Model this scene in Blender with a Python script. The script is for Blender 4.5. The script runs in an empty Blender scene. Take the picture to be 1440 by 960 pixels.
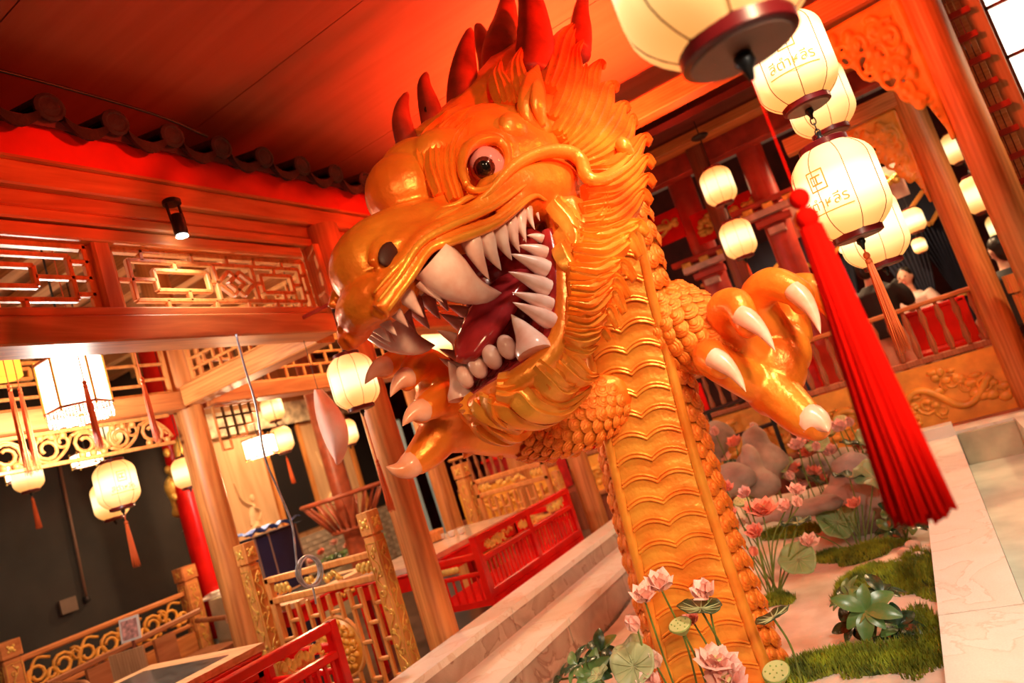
import bpy, bmesh, math, random
import numpy as np
from mathutils import Vector, Matrix
random.seed(7); RNG = np.random.RandomState(7)
SC = bpy.context.scene
COL = SC.collection
PI = math.pi
# ---------------------------------------------------------------- camera (metres; Y runs along the pool, X across it, floor at z = 0)
FPX = 1000.0
ROLL, PITCH, AZ = math.radians(18.1), math.radians(7.05), math.radians(28.2)
CAM = np.array([0.0, 0.0, 1.45])
FW = np.array([-math.sin(AZ)*math.cos(PITCH), math.cos(AZ)*math.cos(PITCH), math.sin(PITCH)])
R0 = np.array([math.cos(AZ), math.sin(AZ), 0.0]); U0 = np.cross(R0, FW)
def img2world(dx, dy):
    a = dx*math.cos(ROLL)-dy*math.sin(ROLL); b = -dx*math.sin(ROLL)-dy*math.cos(ROLL)
    return a*R0+b*U0
cam_d = bpy.data.cameras.new('camera'); cam = bpy.data.objects.new('camera', cam_d); COL.objects.link(cam)
cam_d.sensor_width = 36; cam_d.lens = FPX*36/1440; cam_d.clip_start = .05; cam_d.clip_end = 80
_cx, _cy = img2world(1, 0), img2world(0, -1)
cam.matrix_world = Matrix([[_cx[i], _cy[i], -FW[i], CAM[i]] for i in range(3)]+[[0, 0, 0, 1]])
cam_d.dof.use_dof = True; cam_d.dof.focus_distance = 2.6; cam_d.dof.aperture_fstop = 2.0
SC.camera = cam
# ---------------------------------------------------------------- world, exposure
SC.view_settings.view_transform = 'Standard'; SC.view_settings.look = 'None'
SC.view_settings.gamma = 1; SC.view_settings.use_curve_mapping = False
SC.view_settings.exposure = 0.25
wd = bpy.data.worlds.new('world'); SC.world = wd; wd.use_nodes = True
wd.node_tree.nodes['Background'].inputs[0].default_value = (1.0, .42, .24, 1); wd.node_tree.nodes['Background'].inputs[1].default_value = .10
def L_(kind, name, loc, e, col, sz=.1, to=None, ang=90, blend=.6):
    l = bpy.data.lights.new(name, kind); l.energy = e; l.color = col
    if kind == 'AREA': l.size = sz
    else: l.shadow_soft_size = sz
    if kind == 'SPOT': l.spot_size = math.radians(ang); l.spot_blend = blend
    o = bpy.data.objects.new(name, l); COL.objects.link(o); o.location = loc
    if to is not None: o.rotation_euler = (Vector(to)-Vector(loc)).to_track_quat('-Z', 'Y').to_euler()
    return o
WARM, REDLT, WHITE = (1, .62, .32), (1, .05, .010), (1, .93, .82)
L_('SPOT', 'red_flood', (-1.35, 4.4, 2.60), 700, (1, .11, .03), .10, (-1.3, 4.45, 3.75), 132, .95)
L_('SPOT', 'red_flood', (.9, 3.2, 3.0), 380, REDLT, .1, (-1.2, 2.9, 2.9), 52)
L_('SPOT', 'red_flood', (.3, .3, 2.6), 80, REDLT, .1, (-2.9, 2.6, 2.95), 34)
L_('SPOT', 'red_flood', (-.1, 4.0, 3.4), 95, (1, .09, .02), .1, (.5, 6.6, 2.9), 95)
L_('SPOT', 'stage_spot', (1.9, -.6, 3.0), 620, WARM, .25, (-1.15, 2.8, 1.6), 34)
L_('SPOT', 'stage_spot', (-.6, -.8, 2.6), 90, WARM, .25, (-1.3, 2.6, 1.6), 34)
L_('SPOT', 'pool_spot', (.6, 2.0, 3.5), 230, (1, .88, .70), .15, (-.8, 4.0, .1), 80)
L_('SPOT', 'tassel_fill_spot', (1.4, -.6, 2.4), 230, (1, .86, .68), .15, (-.05, 2.0, .9), 46)  # added lamp without a fixture, brightens the front of the scarlet tassel
L_('SPOT', 'dining_spot', (-2.82, 2.34, 2.87), 14, WHITE, .03, (-3.7, 2.8, 0), 110)
for x, y, e in ((-4.2, 1.8, 50), (-3.9, 4.6, 120), (-6.4, 3.4, 40), (-7.0, 6.9, 240), (-3.6, 7.2, 110), (-5.4, 5.2, 70), (-4.4, 9.0, 120)): L_('SPOT', 'dining_fill_spot', (x, y, 3.45), e, WARM, .12, (x, y, 0), 150)  # added fill for the dining side and mural wall; no fixtures hang here
for x, y, e in ((.2, 7.8, 180), (2.2, 5.6, 200), (-1.6, 8.6, 160), (-.6, 9.4, 160)): L_('SPOT', 'balcony_fill_spot', (x, y, 3.4), e, WARM, .12, (x, y-.3, 0), 150)  # added fill for the rear pavilion, unseen and without fixtures

# ---------------------------------------------------------------- pixel -> point on a plane of the place
def ray(px, py): return FW+img2world((px-720)/FPX, (py-480)/FPX)
def at_z(px, py, z): d = ray(px, py); return CAM+d*((z-CAM[2])/d[2])
def at_x(px, py, x): d = ray(px, py); return CAM+d*((x-CAM[0])/d[0])
def at_y(px, py, y): d = ray(px, py); return CAM+d*((y-CAM[1])/d[1])
def at_d(px, py, t): return CAM+ray(px, py)*t
def nrm(v): v = np.asarray(v, float); n = np.linalg.norm(v); return v/n if n > 1e-9 else v
A = lambda *v: np.array(v, float)
# ---------------------------------------------------------------- materials
MATS = {}
def nd(nt, t, **k):
    n = nt.nodes.new(t)
    for a, b in k.items():
        if a in n.inputs: n.inputs[a].default_value = b
        else: setattr(n, a, b)
    return n
def mat(name, col, rough=.5, metal=0., var=.12, scale=8., bump=.0, bscale=40., emit=None, es=0., stretch=(1, 1, 1), spec=.5, trans=0., col2=None, detail=4., sss=0.):
    if name in MATS: return MATS[name]
    m = bpy.data.materials.new(name); m.use_nodes = True; nt = m.node_tree
    b = nt.nodes['Principled BSDF']; c = (*col, 1)
    b.inputs['Roughness'].default_value = rough; b.inputs['Metallic'].default_value = metal
    b.inputs['Specular IOR Level'].default_value = spec
    tc = nd(nt, 'ShaderNodeTexCoord'); mp = nd(nt, 'ShaderNodeMapping'); mp.inputs['Scale'].default_value = stretch
    nt.links.new(tc.outputs['Object'], mp.inputs[0])
    if var > 0:
        no = nd(nt, 'ShaderNodeTexNoise'); no.inputs['Scale'].default_value = scale; no.inputs['Detail'].default_value = detail
        nt.links.new(mp.outputs[0], no.inputs['Vector'])
        rp = nd(nt, 'ShaderNodeValToRGB')
        lo = tuple(max(0, x*(1-var*2)) for x in col) if col2 is None else col2
        hi = tuple(min(1, x*(1+var)) for x in col)
        rp.color_ramp.elements[0].position = .3; rp.color_ramp.elements[1].position = .7
        rp.color_ramp.elements[0].color = (*lo, 1); rp.color_ramp.elements[1].color = (*hi, 1)
        nt.links.new(no.outputs['Fac'], rp.inputs[0]); nt.links.new(rp.outputs[0], b.inputs['Base Color'])
    else: b.inputs['Base Color'].default_value = c
    if bump > 0:
        n2 = nd(nt, 'ShaderNodeTexNoise'); n2.inputs['Scale'].default_value = bscale; n2.inputs['Detail'].default_value = 5
        nt.links.new(mp.outputs[0], n2.inputs['Vector'])
        bp = nd(nt, 'ShaderNodeBump'); bp.inputs['Strength'].default_value = bump; bp.inputs['Distance'].default_value = .01
        nt.links.new(n2.outputs['Fac'], bp.inputs['Height']); nt.links.new(bp.outputs[0], b.inputs['Normal'])
    if emit is not None:
        b.inputs['Emission Color'].default_value = (*emit, 1); b.inputs['Emission Strength'].default_value = es
    if trans > 0: b.inputs['Transmission Weight'].default_value = trans
    if sss > 0: b.inputs['Subsurface Weight'].default_value = sss; b.inputs['Subsurface Scale'].default_value = .02
    MATS[name] = m; return m
def wood(name, c1, c2, axis=2, rough=.45, scale=5., bump=.15):
    if name in MATS: return MATS[name]
    m = bpy.data.materials.new(name); m.use_nodes = True; nt = m.node_tree; b = nt.nodes['Principled BSDF']
    b.inputs['Roughness'].default_value = rough
    tc = nd(nt, 'ShaderNodeTexCoord'); mp = nd(nt, 'ShaderNodeMapping')
    s = [scale]*3; s[axis] = scale*.09; mp.inputs['Scale'].default_value = s
    nt.links.new(tc.outputs['Object'], mp.inputs[0])
    n1 = nd(nt, 'ShaderNodeTexNoise'); n1.inputs['Scale'].default_value = 2.2; n1.inputs['Detail'].default_value = 6; n1.inputs['Distortion'].default_value = 1.6
    nt.links.new(mp.outputs[0], n1.inputs['Vector'])
    wv = nd(nt, 'ShaderNodeTexWave'); wv.inputs['Scale'].default_value = 2.6; wv.inputs['Distortion'].default_value = 5; wv.inputs['Detail'].default_value = 3
    wv.bands_direction = 'X' if axis != 0 else 'Z'
    nt.links.new(mp.outputs[0], wv.inputs['Vector'])
    mx = nd(nt, 'ShaderNodeMath', operation='MULTIPLY_ADD'); mx.inputs[1].default_value = .13; nt.links.new(wv.outputs['Fac'], mx.inputs[0]); nt.links.new(n1.outputs['Fac'], mx.inputs[2])
    rp = nd(nt, 'ShaderNodeValToRGB'); rp.color_ramp.elements[0].position = .36; rp.color_ramp.elements[1].position = .72
    rp.color_ramp.elements[0].color = (*c1, 1); rp.color_ramp.elements[1].color = (*c2, 1)
    nt.links.new(mx.outputs[0], rp.inputs[0]); nt.links.new(rp.outputs[0], b.inputs['Base Color'])
    if bump:
        bp = nd(nt, 'ShaderNodeBump'); bp.inputs['Strength'].default_value = bump; bp.inputs['Distance'].default_value = .004
        nt.links.new(mx.outputs[0], bp.inputs['Height']); nt.links.new(bp.outputs[0], b.inputs['Normal'])
    MATS[name] = m; return m
def emis(name, col, s):
    if name in MATS: return MATS[name]
    m = bpy.data.materials.new(name); m.use_nodes = True; nt = m.node_tree; b = nt.nodes['Principled BSDF']
    b.inputs['Base Color'].default_value = (*[min(1, x) for x in col], 1); b.inputs['Roughness'].default_value = .7
    b.inputs['Emission Color'].default_value = (*col, 1); b.inputs['Emission Strength'].default_value = s
    MATS[name] = m; return m
# ---------------------------------------------------------------- mesh builder
class MB:
    def __init__(s): s.v = []; s.f = []
    def add(s, v, f):
        o = len(s.v); s.v.extend([tuple(float(c) for c in p) for p in v]); s.f.extend([tuple(i+o for i in q) for q in f]); return s
    def obox(s, c, ax, ay, az):
        c, ax, ay, az = map(lambda q: np.asarray(q, float), (c, ax, ay, az)); v = []
        for k in (-1, 1):
            for j in (-1, 1):
                for i in (-1, 1): v.append(c+ax*i+ay*j+az*k)
        return s.add(v, [(0, 2, 3, 1), (4, 5, 7, 6), (0, 1, 5, 4), (2, 6, 7, 3), (0, 4, 6, 2), (1, 3, 7, 5)])
    def box(s, x0, x1, y0, y1, z0, z1):
        return s.obox(((x0+x1)/2, (y0+y1)/2, (z0+z1)/2), ((x1-x0)/2, 0, 0), (0, (y1-y0)/2, 0), (0, 0, (z1-z0)/2))
    def bar(s, p, q, w, h, up=(0, 0, 1)):
        p, q = np.asarray(p, float), np.asarray(q, float); d = q-p; L = np.linalg.norm(d); d = d/L
        up = np.asarray(up, float)
        if abs(d@up) > .95: up = A(1, 0, 0) if abs(d[0]) < .9 else A(0, 1, 0)
        sd = nrm(np.cross(d, up)); u2 = np.cross(sd, d)
        return s.obox((p+q)/2, d*L/2, sd*w/2, u2*h/2)
    def bbar(s, p, q, w, h, b=.006, up=(0, 0, 1)):
        # bar with chamfered long edges
        p, q = np.asarray(p, float), np.asarray(q, float); d = nrm(q-p); up = np.asarray(up, float)
        if abs(d@up) > .95: up = A(1, 0, 0) if abs(d[0]) < .9 else A(0, 1, 0)
        sd = nrm(np.cross(d, up)); u2 = np.cross(sd, d); W, Hh = w/2, h/2
        pr = [(W-b, -Hh), (W, -Hh+b), (W, Hh-b), (W-b, Hh), (-W+b, Hh), (-W, Hh-b), (-W, -Hh+b), (-W+b, -Hh)]
        v = [p+sd*a+u2*c for a, c in pr]+[q+sd*a+u2*c for a, c in pr]
        return s.add(v, [(i, (i+1) % 8, 8+(i+1) % 8, 8+i) for i in range(8)]+[tuple(range(7, -1, -1)), tuple(range(8, 16))])
    def tube(s, pts, r, seg=8, cap=True, flat=1.0, up=None):
        P = [np.asarray(p, float) for p in pts]; n = len(P)
        if np.isscalar(r): r = [r]*n
        T = [nrm(P[min(i+1, n-1)]-P[max(i-1, 0)]) for i in range(n)]
        a = np.asarray(up, float) if up is not None else (A(0, 0, 1) if abs(T[0][2]) < .9 else A(1, 0, 0))
        N = nrm(a-T[0]*(a@T[0])); v = []
        for i in range(n):
            N = nrm(N-T[i]*(N@T[i])); B = np.cross(T[i], N)
            for k in range(seg):
                t = 2*PI*k/seg; v.append(P[i]+(N*math.cos(t)*flat+B*math.sin(t))*max(r[i], 1e-4))
        f = [(i*seg+k, i*seg+(k+1) % seg, (i+1)*seg+(k+1) % seg, (i+1)*seg+k) for i in range(n-1) for k in range(seg)]
        if cap: f += [tuple(range(seg-1, -1, -1)), tuple((n-1)*seg+k for k in range(seg))]
        return s.add(v, f)
    def lathe(s, prof, c=(0, 0, 0), seg=16, axis=None, a0=0., rot=0.):
        c = np.asarray(c, float); az = nrm(axis) if axis is not None else A(0, 0, 1)
        ax = nrm(np.cross(az, A(0, 1, 0))) if abs(az[1]) < .9 else nrm(np.cross(az, A(1, 0, 0))); ay = np.cross(az, ax); v = []
        for (r, z) in prof:
            for k in range(seg):
                t = rot+2*PI*k/seg; v.append(c+az*z+(ax*math.cos(t)+ay*math.sin(t))*max(r, 1e-5))
        n = len(prof)
        f = [(i*seg+k, i*seg+(k+1) % seg, (i+1)*seg+(k+1) % seg, (i+1)*seg+k) for i in range(n-1) for k in range(seg)]
        f += [tuple(range(seg-1, -1, -1)), tuple((n-1)*seg+k for k in range(seg))]
        return s.add(v, f)
    def ell(s, c, r, seg=16, rings=10, M=None):
        c = np.asarray(c, float); v = []; M = np.eye(3) if M is None else np.asarray(M)
        for i in range(rings+1):
            p = -PI/2+PI*i/rings
            for k in range(seg):
                t = 2*PI*k/seg; q = A(r[0]*math.cos(p)*math.cos(t), r[1]*math.cos(p)*math.sin(t), r[2]*math.sin(p))
                v.append(c+M@q)
        f = []
        for i in range(rings):
            for k in range(seg):
                a, b, d, e = i*seg+k, i*seg+(k+1) % seg, (i+1)*seg+(k+1) % seg, (i+1)*seg+k
                if i == 0: f.append((a, d, e))
                elif i == rings-1: f.append((a, b, e))
                else: f.append((a, b, d, e))
        return s.add(v, f)
    def prism(s, poly, c, ax, ay, n):
        # polygon (a,b) in axes ax,ay extruded along n (thickness vector), starting at c
        c, ax, ay, n = map(lambda q: np.asarray(q, float), (c, ax, ay, n)); m = len(poly)
        v = [c+ax*a+ay*b for a, b in poly]+[c+ax*a+ay*b+n for a, b in poly]
        return s.add(v, [tuple(range(m-1, -1, -1)), tuple(range(m, 2*m))]+[(i, (i+1) % m, m+(i+1) % m, m+i) for i in range(m)])
    def mesh(s, name='m'):
        me = bpy.data.meshes.new(name); me.from_pydata(s.v, [], s.f); me.update(); return me
def obj(name, mb, m, parent=None, smooth=False, auto=None, fix=True):
    me = mb.mesh(name) if isinstance(mb, MB) else mb
    if fix and isinstance(mb, MB):
        b = bmesh.new(); b.from_mesh(me); bmesh.ops.remove_doubles(b, verts=b.verts, dist=1e-6); bmesh.ops.recalc_face_normals(b, faces=b.faces); b.to_mesh(me); b.free()
    o = bpy.data.objects.new(name, me); COL.objects.link(o)
    if m is not None and not me.materials: me.materials.append(m)
    if smooth:
        me.polygons.foreach_set('use_smooth', [True]*len(me.polygons))
        if auto: me.set_sharp_from_angle(angle=math.radians(auto))
    if parent is not None:
        o.parent = parent; o.matrix_parent_inverse = parent_world(parent).inverted()
    return o
def parent_world(p):
    m = p.matrix_basis.copy()
    if p.parent is not None: m = parent_world(p.parent) @ p.matrix_parent_inverse @ m
    return m
def tag(o, label=None, cat=None, group=None, kind=None):
    if label: o['label'] = label
    if cat: o['category'] = cat
    if group: o['group'] = group
    if kind: o['kind'] = kind
    return o
def thing(name, label, cat, loc=(0, 0, 0), group=None):
    e = bpy.data.objects.new(name, None); COL.objects.link(e); e.location = [float(c) for c in loc]; e.empty_display_size = .1
    return tag(e, label, cat, group)
def struct(name, mb, m, label=None, **k):
    o = obj(name, mb, m, **k); o['kind'] = 'structure'
    if label: o['label'] = label
    return o
def dup(root, dloc=(0, 0, 0), rz=0., label=None, group=None, scale=None):
    r = root.copy(); COL.objects.link(r); r.location = root.location+Vector([float(c) for c in dloc]); r.rotation_euler = (root.rotation_euler[0], root.rotation_euler[1], root.rotation_euler[2]+rz)
    if scale: r.scale = [c*scale for c in root.scale]
    if label: r['label'] = label
    if group: r['group'] = group
    for ch in list(root.children):
        c = ch.copy(); COL.objects.link(c); c.parent = r; c.matrix_parent_inverse = ch.matrix_parent_inverse
        for g in list(ch.children):
            d = g.copy(); COL.objects.link(d); d.parent = c; d.matrix_parent_inverse = g.matrix_parent_inverse
    return r
def cr(pts, n=6):
    # Catmull-Rom resample
    P = [np.asarray(p, float) for p in pts]; out = []
    P = [2*P[0]-P[1]]+P+[2*P[-1]-P[-2]]
    for i in range(1, len(P)-2):
        for k in range(n):
            t = k/n; a, b, c, d = P[i-1], P[i], P[i+1], P[i+2]
            out.append(.5*((2*b)+(-a+c)*t+(2*a-5*b+4*c-d)*t*t+(-a+3*b-3*c+d)*t**3))
    out.append(P[-2]); return out
def lerpn(vals, n):
    x = np.linspace(0, len(vals)-1, n); return list(np.interp(x, range(len(vals)), vals))
def organic(name, mb, voxel, smooth_it, m, parent=None):
    me = mb.mesh(name); o = bpy.data.objects.new(name+'_tmp', me); COL.objects.link(o)
    r = o.modifiers.new('r', 'REMESH'); r.mode = 'VOXEL'; r.voxel_size = voxel; r.use_smooth_shade = True
    if smooth_it:
        s = o.modifiers.new('s', 'SMOOTH'); s.factor = .5; s.iterations = smooth_it
    dg = bpy.context.evaluated_depsgraph_get(); ev = o.evaluated_get(dg); me2 = bpy.data.meshes.new_from_object(ev)
    bpy.data.objects.remove(o); bpy.data.meshes.remove(me); me2.name = name
    me2.polygons.foreach_set('use_smooth', [True]*len(me2.polygons)); me2.materials.clear()
    return obj(name, me2, m, parent)

# ================================================================ materials of the place
WCOL = wood('column_wood', (.44, .13, .03), (.72, .28, .08), 2)
WBX = wood('beam_wood_x', (.44, .13, .03), (.72, .28, .08), 0)
WBY = wood('beam_wood_y', (.44, .12, .03), (.72, .26, .075), 1)
WLAT = wood('lattice_wood', (.56, .19, .04), (.78, .33, .09), 2, scale=9)
WCARV = mat('carved_orange_wood', (.92, .38, .05), rough=.4, var=.15, scale=7, bump=.1, bscale=30)
WDARK = wood('dark_red_wood', (.16, .03, .015), (.30, .07, .03), 2)
WRAFT = wood('rafter_wood', (.60, .26, .10), (.85, .48, .22), 0)
REDL = mat('red_lacquer', (.72, .008, .006), rough=.22, var=.12, scale=5)
REDF = mat('red_painted_board', (.80, .03, .012), rough=.5, var=.15, scale=3)
GREL = mat('gold_relief', (.95, .55, .12), rough=.35, metal=.35, var=.15, scale=20)
BLACKM = mat('black_metal', (.012, .011, .011), rough=.4, var=0)
BLACKW = mat('black_wall_paint', (.022, .016, .013), rough=.7, var=.3, scale=2)
DKRED = mat('dark_maroon', (.10, .012, .010), rough=.6, var=.3, scale=3)
def marble(name, c1, c2, vein):
    m = bpy.data.materials.new(name); m.use_nodes = True; nt = m.node_tree; b = nt.nodes['Principled BSDF']; b.inputs['Roughness'].default_value = .28
    tc = nd(nt, 'ShaderNodeTexCoord'); n = nd(nt, 'ShaderNodeTexNoise'); n.inputs['Scale'].default_value = 3.2; n.inputs['Detail'].default_value = 8; n.inputs['Distortion'].default_value = .8
    nt.links.new(tc.outputs['Object'], n.inputs['Vector']); r = nd(nt, 'ShaderNodeValToRGB'); e = r.color_ramp.elements
    e[0].position = .33; e[0].color = (*c1, 1); e[1].position = .68; e[1].color = (*c2, 1); x = e.new(.49); x.color = (*c2, 1); y = e.new(.5); y.color = (*vein, 1); z = e.new(.515); z.color = (*c1, 1)
    nt.links.new(n.outputs['Fac'], r.inputs[0])
    sp = nd(nt, 'ShaderNodeTexNoise'); sp.inputs['Scale'].default_value = 160; nt.links.new(tc.outputs['Object'], sp.inputs['Vector'])
    mx = nd(nt, 'ShaderNodeMix', data_type='RGBA', blend_type='MULTIPLY'); mx.inputs[0].default_value = .25
    nt.links.new(r.outputs[0], mx.inputs[6]); nt.links.new(sp.outputs['Fac'], mx.inputs[7]); nt.links.new(mx.outputs[2], b.inputs['Base Color']); MATS[name] = m; return m
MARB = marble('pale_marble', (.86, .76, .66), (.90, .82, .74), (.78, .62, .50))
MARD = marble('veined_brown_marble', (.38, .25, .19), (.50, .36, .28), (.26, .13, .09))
# ================================================================ floor, pool bed, ceiling, outer walls
fl = struct('floor', MB().box(-10.5, 5.5, -3, 14, -.12, 0), mat('dark_floor', (.10, .05, .035), rough=.3, var=.3, scale=2))
bed = MB(); nx, ny = 44, 110; vv = []
X0, X1, Y0, Y1 = -2.28, -.24, 1.2, 6.32
def bed_z(x, y):
    z = .085+.018*math.sin(x*3.1+y*1.3)+.014*math.sin(y*4.3-x*2.2)
    z += .20*max(0, (y-4.9)/1.4)**1.3
    z += .035*math.exp(-((x+.52)**2)/.05)*(1 if y < 5 else .5)
    return z
for j in range(ny+1):
    for i in range(nx+1):
        x = X0+(X1-X0)*i/nx; y = Y0+(Y1-Y0)*j/ny; vv.append((x, y, bed_z(x, y)+random.uniform(-.003, .003)))
bed.add(vv, [(j*(nx+1)+i, j*(nx+1)+i+1, (j+1)*(nx+1)+i+1, (j+1)*(nx+1)+i) for j in range(ny) for i in range(nx)])
SAND = mat('pool_bed_cement', (.70, .60, .51), rough=.65, var=.22, scale=4, bump=.5, bscale=12, col2=(.58, .42, .31))
struct('pool_bed', bed, SAND, smooth=True)
ceil_m = wood('ceiling_plywood', (.40, .11, .05), (.48, .14, .07), 0, rough=.6, scale=2.2, bump=.05)
ceil = struct('ceiling', MB().box(-4.6, 5.0, -3.0, 7.25, 3.79, 3.9), DKRED)
CZ = 3.75
for j in range(-4, 4):
    for i in range(0, 1):
        x0 = -4.6; y0 = 2.86+1.22*j; y1 = min(y0+1.214, 7.25)
        if y1 <= y0: continue
        o = obj('ceiling_panel', MB().box(x0, 5, max(y0, -3), y1, CZ, CZ+.04), ceil_m, ceil)
struct('wall_left', MB().box(-10.4, -10.3, -3, 14, 0, 5), DKRED); struct('wall_back', MB().box(-10.4, 5.4, 13.6, 13.7, 0, 5), DKRED); struct('wall_right', MB().box(5.3, 5.4, -3, 14, 0, 5), DKRED)
# black partition behind the left dining area, with conduit, box
struct('wall_black', MB().box(-8.62, -8.5, .4, 5.95, 0, 4.2), BLACKW)
trim = struct('trim_1', MB().box(-8.6, -8.42, 5.93, 6.03, 0, 3.6), WLAT)
struct('ceiling_dining', MB().box(-10.3, -4.62, -1.5, 13.5, 3.75, 3.8), mat('board_ceiling', (.5, .26, .13), rough=.6, var=.2))
for k in range(26): # rafters seen through the transoms
    y = -.9+k*.36; r_ = obj('rafter', MB().box(-8.4, -3.48, y, y+.11, 3.62, 3.745), WRAFT, bpy.data.objects['ceiling_dining'])
# ================================================================ pool curbs
cb = thing('marble_curb', 'stepped veined marble curb along the pool beside the red benches', 'curb', (-2.6, 4, 0))
y = 1.0
for k, L in enumerate((1.25, 1.5, 1.45, 1.4)):
    y1 = y+L-.006
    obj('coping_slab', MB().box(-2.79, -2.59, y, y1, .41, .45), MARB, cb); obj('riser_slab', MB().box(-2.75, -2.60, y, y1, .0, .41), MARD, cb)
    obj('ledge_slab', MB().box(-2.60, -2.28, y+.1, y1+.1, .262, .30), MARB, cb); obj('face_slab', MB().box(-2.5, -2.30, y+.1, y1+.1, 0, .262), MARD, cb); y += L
cr_ = thing('marble_curb', 'plain pale marble curb between the lotus pool and the water trough', 'curb', (-.12, 4, 0))
y = .8
for L in (1.9, 1.75, 1.75):
    obj('coping_slab', MB().box(-.245, 0, y, y+L-.005, .40, .45), MARB, cr_); obj('face_slab', MB().box(-.235, -.01, y, y+L-.005, 0, .40), MARB, cr_); y += L
tagc = obj('end_block', MB().box(-.27, .0, 6.05, 6.2, .45, .53), MARB, cr_); tagc['label'] = 'low block on the curb end'
tr = thing('water_trough', 'stone water trough with green water beside the pale curb', 'trough', (.3, 4.5, 0))
STN = mat('grey_green_stone', (.50, .44, .30), rough=.6, var=.2, scale=4, bump=.2)
obj('trough_floor', MB().box(0, .60, .8, 6.2, 0, .10), mat('pale_tile', (.75, .76, .66), rough=.3, var=.15, scale=6), tr)
obj('end_wall', MB().box(0, .5, 6.2, 6.45, 0, .45), MARB, tr); obj('end_panel', MB().box(.01, .38, 6.15, 6.198, .1, .43), STN, tr)
obj('outer_wall', MB().box(.38, .60, 4.3, 6.2, 0, .45), MARB, tr)
wm = mat('trough_water', (.74, .78, .66), rough=.08, var=.08, scale=5); obj('water', MB().box(.002, .378, .9, 6.14, .12, .20), wm, tr)
# ================================================================ columns
def column(x, y, r, z0, z1, label, m=WCOL, seg=20, square=False):
    mb = MB(); prof = [(r*1.02, 0), (r*1.02, .02)]+[(r*(1+.012*math.sin(k*1.7+x*3)), z) for k, z in enumerate(np.linspace(.04, z1-z0, 14))]
    mb.lathe(prof, (0, 0, 0), seg); o = obj('wooden_column', mb, m, smooth=True, auto=40); o.location = (x, y, z0); tag(o, label, 'column', None); return o
column(-2.89, 3.42, .098, 0, 3.07, 'thick round wooden column rising beside the marble curb and red bench')
column(-3.07, 6.25, .100, 0, 3.3, 'round wooden column beside the far lattice partition behind the dragon neck')
column(-4.66, 3.47, .105, 0, 3.6, 'round wooden column between black wall and lattice gate')
column(-4.35, 7.3, .11, 0, 3.3, 'round wooden column behind the red table at the carved panel')
column(-4.75, 6.3, .10, 0, 3.6, 'inner round wooden column at the end of the tie beam')
column(.70, 5.20, .102, 0, 3.75, 'slim column carrying the large carved bracket')
column(.56, 6.62, .102, 0, 3.7, 'slim column at the end of the balcony railing')
REDC = mat('red_column_paint', (.55, .05, .03), rough=.4, var=.2, scale=5)
column(-.78, 7.6, .13, 0, 3.7, 'red column behind the paired lanterns', REDC); column(-1.62, 8.0, .14, 0, 3.7, 'pinkish red column behind the dragon mane', REDC)
# ================================================================ left pavilion front: beams, transom, fascia, tiles
def beam(x0, x1, y0, y1, z0, z1, label, m=WBY, name='beam'):
    mb = MB(); c = ((x0+x1)/2, (y0+y1)/2, (z0+z1)/2)
    if (y1-y0) > (x1-x0): mb.bbar((c[0], y0, c[2]), (c[0], y1, c[2]), x1-x0, z1-z0, .008)
    else: mb.bbar((x0, c[1], c[2]), (x1, c[1], c[2]), y1-y0, z1-z0, .008)
    o = obj(name, mb, m); tag(o, label, 'beam'); return o
beam(-3.10, -2.90, -.8, 3.31, 2.375, 2.50, 'heavy wooden lintel beam under the lattice transom'); beam(-3.10, -2.90, 3.55, 6.15, 2.375, 2.50, 'lintel beam between the columns behind the dragon head')
beam(-3.09, -2.92, -.8, 3.29, 2.50, 2.545, 'thin sill rail between lintel and lattice transom')
beam(-3.08, -2.93, -.8, 3.22, 2.87, 2.935, 'lower head rail above the lattice transom'); beam(-3.06, -2.92, -.8, 6.15, 2.945, 3.00, 'upper head rail under the eave beam')
beam(-3.05, -2.93, -.8, 6.2, 3.005, 3.085, 'recessed eave rail behind the black spotlight'); beam(-3.04, -2.89, -.8, 6.2, 3.085, 3.20, 'projecting eave beam below the red fascia')
fa = obj('fascia_board', MB().box(-2.91, -2.885, -.8, 6.2, 3.212, 3.40), REDF); tag(fa, 'broad bright red fascia board under the dark roof tiles', 'board')
tb = obj('fascia_trim', MB().box(-2.92, -2.87, -.8, 6.2, 3.20, 3.212), WBY); tag(tb, 'thin orange strip along the lower edge of the red fascia', 'trim')
rf = obj('roof_deck', MB().obox((-3.17, 2.7, 3.56), (.33, 0, -.18), (0, 3.5, 0), (.008, 0, .014)), DKRED); tag(rf, 'dark tiled eave of the left pavilion', 'roof')
TILE = mat('dark_roof_tile', (.035, .022, .022), rough=.7, var=.3, scale=12, bump=.4, bscale=60)
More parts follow.
